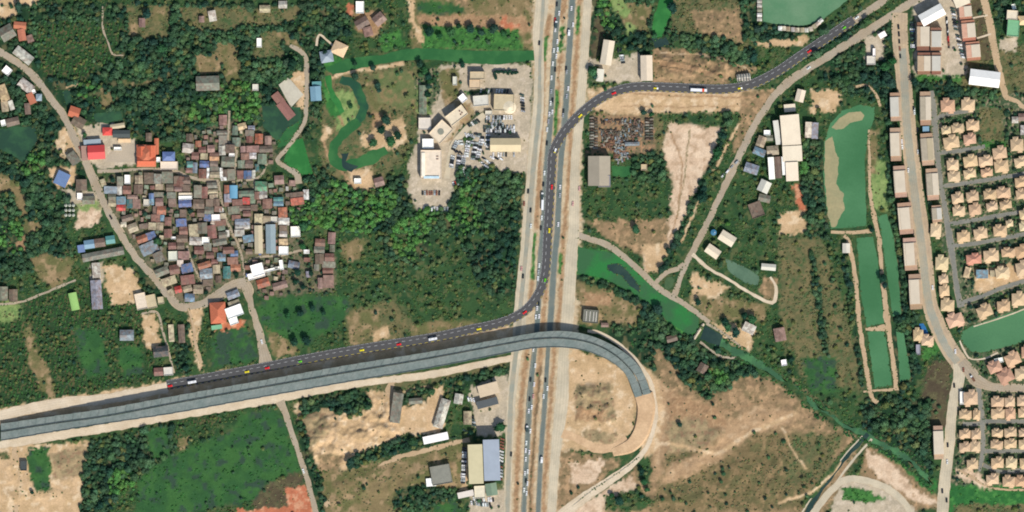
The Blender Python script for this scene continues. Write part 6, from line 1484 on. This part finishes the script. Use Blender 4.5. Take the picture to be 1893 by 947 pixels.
UC = {'U': ((52,92,50), (66,100,54)), 'F': ((44,84,50), (60,100,56)), 'G': ((58,92,50), (84,98,58)), 'T': ((84,98,62), (108,106,72)), 'B': ((54,104,50), (46,88,48)), 'W': ((56,112,56), (70,130,62)), 'Q': ((56,96,54), (74,108,58)), 'K': ((58,108,52), (76,124,62))}
for t, d in UND.items():
    rr, cc = np.where(TYP[6:-6, 6:-6] == ord(t)); n = int(len(rr) * 2.3 * 2.3 / 1000 * d)
    if not len(rr): continue
    for i in RNG.randint(0, len(rr), n):
        x, y = xs[cc[i] + 6] + RNG.uniform(-1.1, 1.1), ys[rr[i] + 6] + RNG.uniform(-1.1, 1.1)
        if t == 'U':                            # planting rows
            u_, v_ = x * .97 + y * .24, y * .97 - x * .24; u_ = round(u_ / 6.5) * 6.5 + RNG.uniform(-.7, .7); x, y = u_ * .97 - v_ * .24, u_ * .24 + v_ * .97
        if occ(x, y): continue
        if t != 'U' and fbm(x, y, 22, 404, 2) < .42 and RNG.rand() < .75: continue
        a, b = UC.get(t, ((92,102,66), (120,112,80))); m = RNG.rand(); und.append((x, y, RNG.uniform(.9, 2.3), tuple(a[k] * (1 - m) + b[k] * m for k in range(3))))
for e in EDGE:
    for x, y in e:
        if RNG.rand() < .55: a, b = ((56,92,52), (92,104,64)); m = RNG.rand(); und.append((x + RNG.uniform(-1.6, 1.6), y + RNG.uniform(-1.6, 1.6), RNG.uniform(.7, 1.7), tuple(a[k] * (1 - m) + b[k] * m for k in range(3))))
for (x0, y0), (x1, y1) in zip(pts('1330,636 1385,664 1450,706 1500,746 1550,782 1598,804 1650,832 1690,858'), pts('1385,664 1450,706 1500,746 1550,782 1598,804 1650,832 1690,858 1722,896')):
    for k in range(46):
        t = RNG.rand(); o = RNG.choice([-1, 1]) * RNG.uniform(6.5, 15); a = ((46,80,50), (66,108,58), (58,98,54))[RNG.randint(3)]
        und.append((x0 + (x1 - x0) * t + o * .55, y0 + (y1 - y0) * t - o * .83, RNG.uniform(1.1, 3.0), a))
scatter('undergrowth', und, BU, M['leaves_many'], lambda x, y, R: ground_z(x, y) + R * .12, 4)
print('undergrowth', len(und))

# ================================================================== WHICH ONE IS WHICH
for p, x, y in (('the viaduct bend', 1150, 665), ('the end of the viaduct deck', 1188, 730), ('the start of the dark road', 310, 712), ('the end of the dark road', 1578, 38), ('where the dark road crosses the highway', 1012, 450), ('where the viaduct crosses the highway', 995, 630), ('the triangular green pond', 560, 300), ('the large lake', 1480, 10), ('the mud flat pond', 1565, 320), ('the estate pond', 1830, 620), ('the green floating weed', 1230, 560), ('the red soil patch', 550, 930), ('the picture top left corner', 0, 0), ('the picture bottom left corner', 0, 947), ('the picture top right corner', 1893, 0), ('the picture bottom right corner', 1893, 947),
    ('the street junction', 1785, 690), ('the village crossroads', 460, 540), ('the highway at the top edge', 1040, 0), ('the highway at the bottom edge', 985, 947), ('the bright green field', 420, 860), ('the sandy quarry', 650, 790), ('the unfinished ramp', 1188, 790), ('the winding park canal', 670, 190), ('the blue swimming pool', 1708, 608), ('the creek confluence', 1598, 802), ('the middle of the left edge', 0, 420), ('the bottom of the dirt track ponds', 1635, 720), ('the dark pond in the weed', 1155, 510), ('the sandy square yard', 225, 530)): landmark(p, x, y)
for p, x, y in (("the scrapyard's top left corner", 1112, 222), ("the scrapyard's top right corner", 1188, 222), ("the scrapyard's bottom tip", 1145, 300), ("the scrapyard's centre", 1150, 250), ("the scrapyard's western column", 1108, 250), ("the scrapyard's eastern column", 1192, 240), ("the low shed's left end", 1156, 268), ("the low shed's right end", 1182, 266), ("the scrapyard's top edge middle", 1150, 222),
    ("the estate's building site", 1825, 505), ("the estate pond's western tip", 1780, 625), ("the lower estate's gate lane", 1812, 715), ("the lower estate's bottom end", 1812, 872), ("the top of the estate lane", 1724, 172), ("the foot of the estate lane", 1777, 566), ("the first estate side lane's end", 1821, 271), ("the second estate side lane's end", 1866, 326), ("the third estate side lane's end", 1869, 395), ("the third estate side lane's mouth", 1758, 413), ("the fourth estate side lane's mouth", 1765, 455), ("the second estate side lane's mouth", 1746, 343), ("the right edge by the estate pond", 1893, 590), ("the right edge below the lower estate", 1893, 890), ("the right edge at the estate's middle", 1893, 350), ("the lower estate's first side lane", 1860, 779), ("the lower estate's second side lane", 1860, 834), ("the lower estate's western side lane", 1795, 784),
    ("the planted circle in the lot", 857, 272), ("the lot's southern tip", 845, 312), ("the canopy roof's left end", 908, 268), ("the canopy roof's right end", 960, 268), ("the cream showroom", 797, 305), ("the ribbed grey roof", 888, 186), ("the factory's top left corner", 866, 822), ("the factory's bottom left corner", 862, 895), ("the factory's top right corner", 926, 810), ("the factory's bottom right corner", 924, 888),
    ("the white courtyard house", 474, 498), ("the twin factory roofs", 490, 440), ("the orange temple hall", 271, 288), ("the village alley fork", 437, 333), ("the lower end of the alley", 380, 535), ("the village's northern lane end", 424, 205), ("the teal workshop row", 185, 448), ("the blue tarpaulin roof", 115, 331), ("the big bright red roof", 178, 281), ("the terracotta house", 403, 578), ("the village's western road corner", 195, 370), ("the alley's bend by the temple", 345, 326), ("the village's eastern edge", 615, 490), ("the tan lane behind the twin factories", 545, 470),
    ("the street's upper end", 1664, 30), ("the street's middle", 1690, 350), ("the street's lower bend", 1722, 570), ("the turned white gabled hall", 1720, 29), ("the dirt road's top end", 1820, 0), ("the mint green roof", 1872, 52), ("the viaduct's left end", 2, 800), ("the highway's southern third", 972, 800), ("the highway just below the viaduct", 990, 665), ("the highway by the car yard", 1022, 160)): landmark(p, x, y)
def nth(k):
    names = ['closest', 'second closest', 'third closest', 'fourth closest', 'fifth closest', 'sixth closest', 'seventh closest', 'eighth closest', 'ninth closest', 'tenth closest']
    if k < 10: return names[k]
    k += 1; return f"{k}{'th' if 10 < k % 100 < 14 else {1: 'st', 2: 'nd', 3: 'rd'}.get(k % 10, 'th')} closest"
ORD = [nth(k) for k in range(400)]
groups = {}
for it in AUTO: groups.setdefault(it[4], []).append(it)
cnt = {}
for p, x, y in LM: cnt[p] = cnt.get(p, 0) + 1
LM2 = [l for l in LM if cnt[l[0]] == 1]
lw = np.array([len(l[0].split()) for l in LM2]); lx = np.array([l[1] for l in LM2]); ly = np.array([l[2] for l in LM2])
for key, its in groups.items():
    if len(its) == 1:
        o, x, y, d, _ = its[0]; j = int(np.argmin((lx - x) ** 2 + (ly - y) ** 2 + np.where(lw + len(d.split()) > 15, 1e9, 0))); o['label'] = f"{d}, beside {LM2[j][0]}"; continue
    ax = np.array([i[1] for i in its]); ay = np.array([i[2] for i in its])
    D = (ax[:, None] - lx) ** 2 + (ay[:, None] - ly) ** 2
    R_ = np.argsort(np.argsort(D, axis=0), axis=0)
    for k, (o, x, y, d, _) in enumerate(its):
        cost = R_[k] * 40 + np.sqrt(D[k]) + np.where(lw + len(d.replace(',', ' ').split()) + 4 > 16, 1e6, 0); j = int(np.argmin(cost))
        o['label'] = f"{d}, {ORD[R_[k, j]]} of its kind to {LM2[j][0]}" 
        if len(o['label'].split()) > 16: o['label'] = o['label'].replace(' of its kind', '')

# ================================================================== LIGHT, AIR, CAMERA
sc = bpy.context.scene
w = bpy.data.worlds.new('World'); sc.world = w; w.use_nodes = True
el = math.radians(44); sv = Vector((.45, -.90, 0)).normalized() * math.cos(el); sv.z = math.sin(el)
sky = w.node_tree.nodes.new('ShaderNodeTexSky'); sky.sky_type = 'NISHITA'; sky.sun_disc = False
sky.sun_elevation = el; sky.sun_rotation = math.atan2(sv.x, sv.y)
bg = w.node_tree.nodes['Background']; bg.inputs['Strength'].default_value = .13
w.node_tree.links.new(sky.outputs[0], bg.inputs['Color'])
sl = bpy.data.lights.new('sun', 'SUN'); sl.energy = 4.55; sl.angle = math.radians(.5); sl.color = (1, .955, .88)
so = bpy.data.objects.new('sun', sl); C.objects.link(so); so.rotation_euler = (-sv).to_track_quat('-Z', 'Y').to_euler()
cam = bpy.data.cameras.new('camera'); co_ = bpy.data.objects.new('camera', cam); C.objects.link(co_)
H = 6000.0; cam.sensor_width = 36; cam.lens = 18.0 / (946.5 * S / H); cam.clip_start = 10; cam.clip_end = 40000
co_.location = (gx(946.5), gy(473.5), H); co_.rotation_euler = (0, 0, 0); sc.camera = co_
sc.view_settings.view_transform = 'Standard'; sc.view_settings.look = 'None'; sc.view_settings.exposure = 0.0; sc.view_settings.gamma = 1
sc.cycles.max_bounces = 4; sc.cycles.filter_width = 1.9
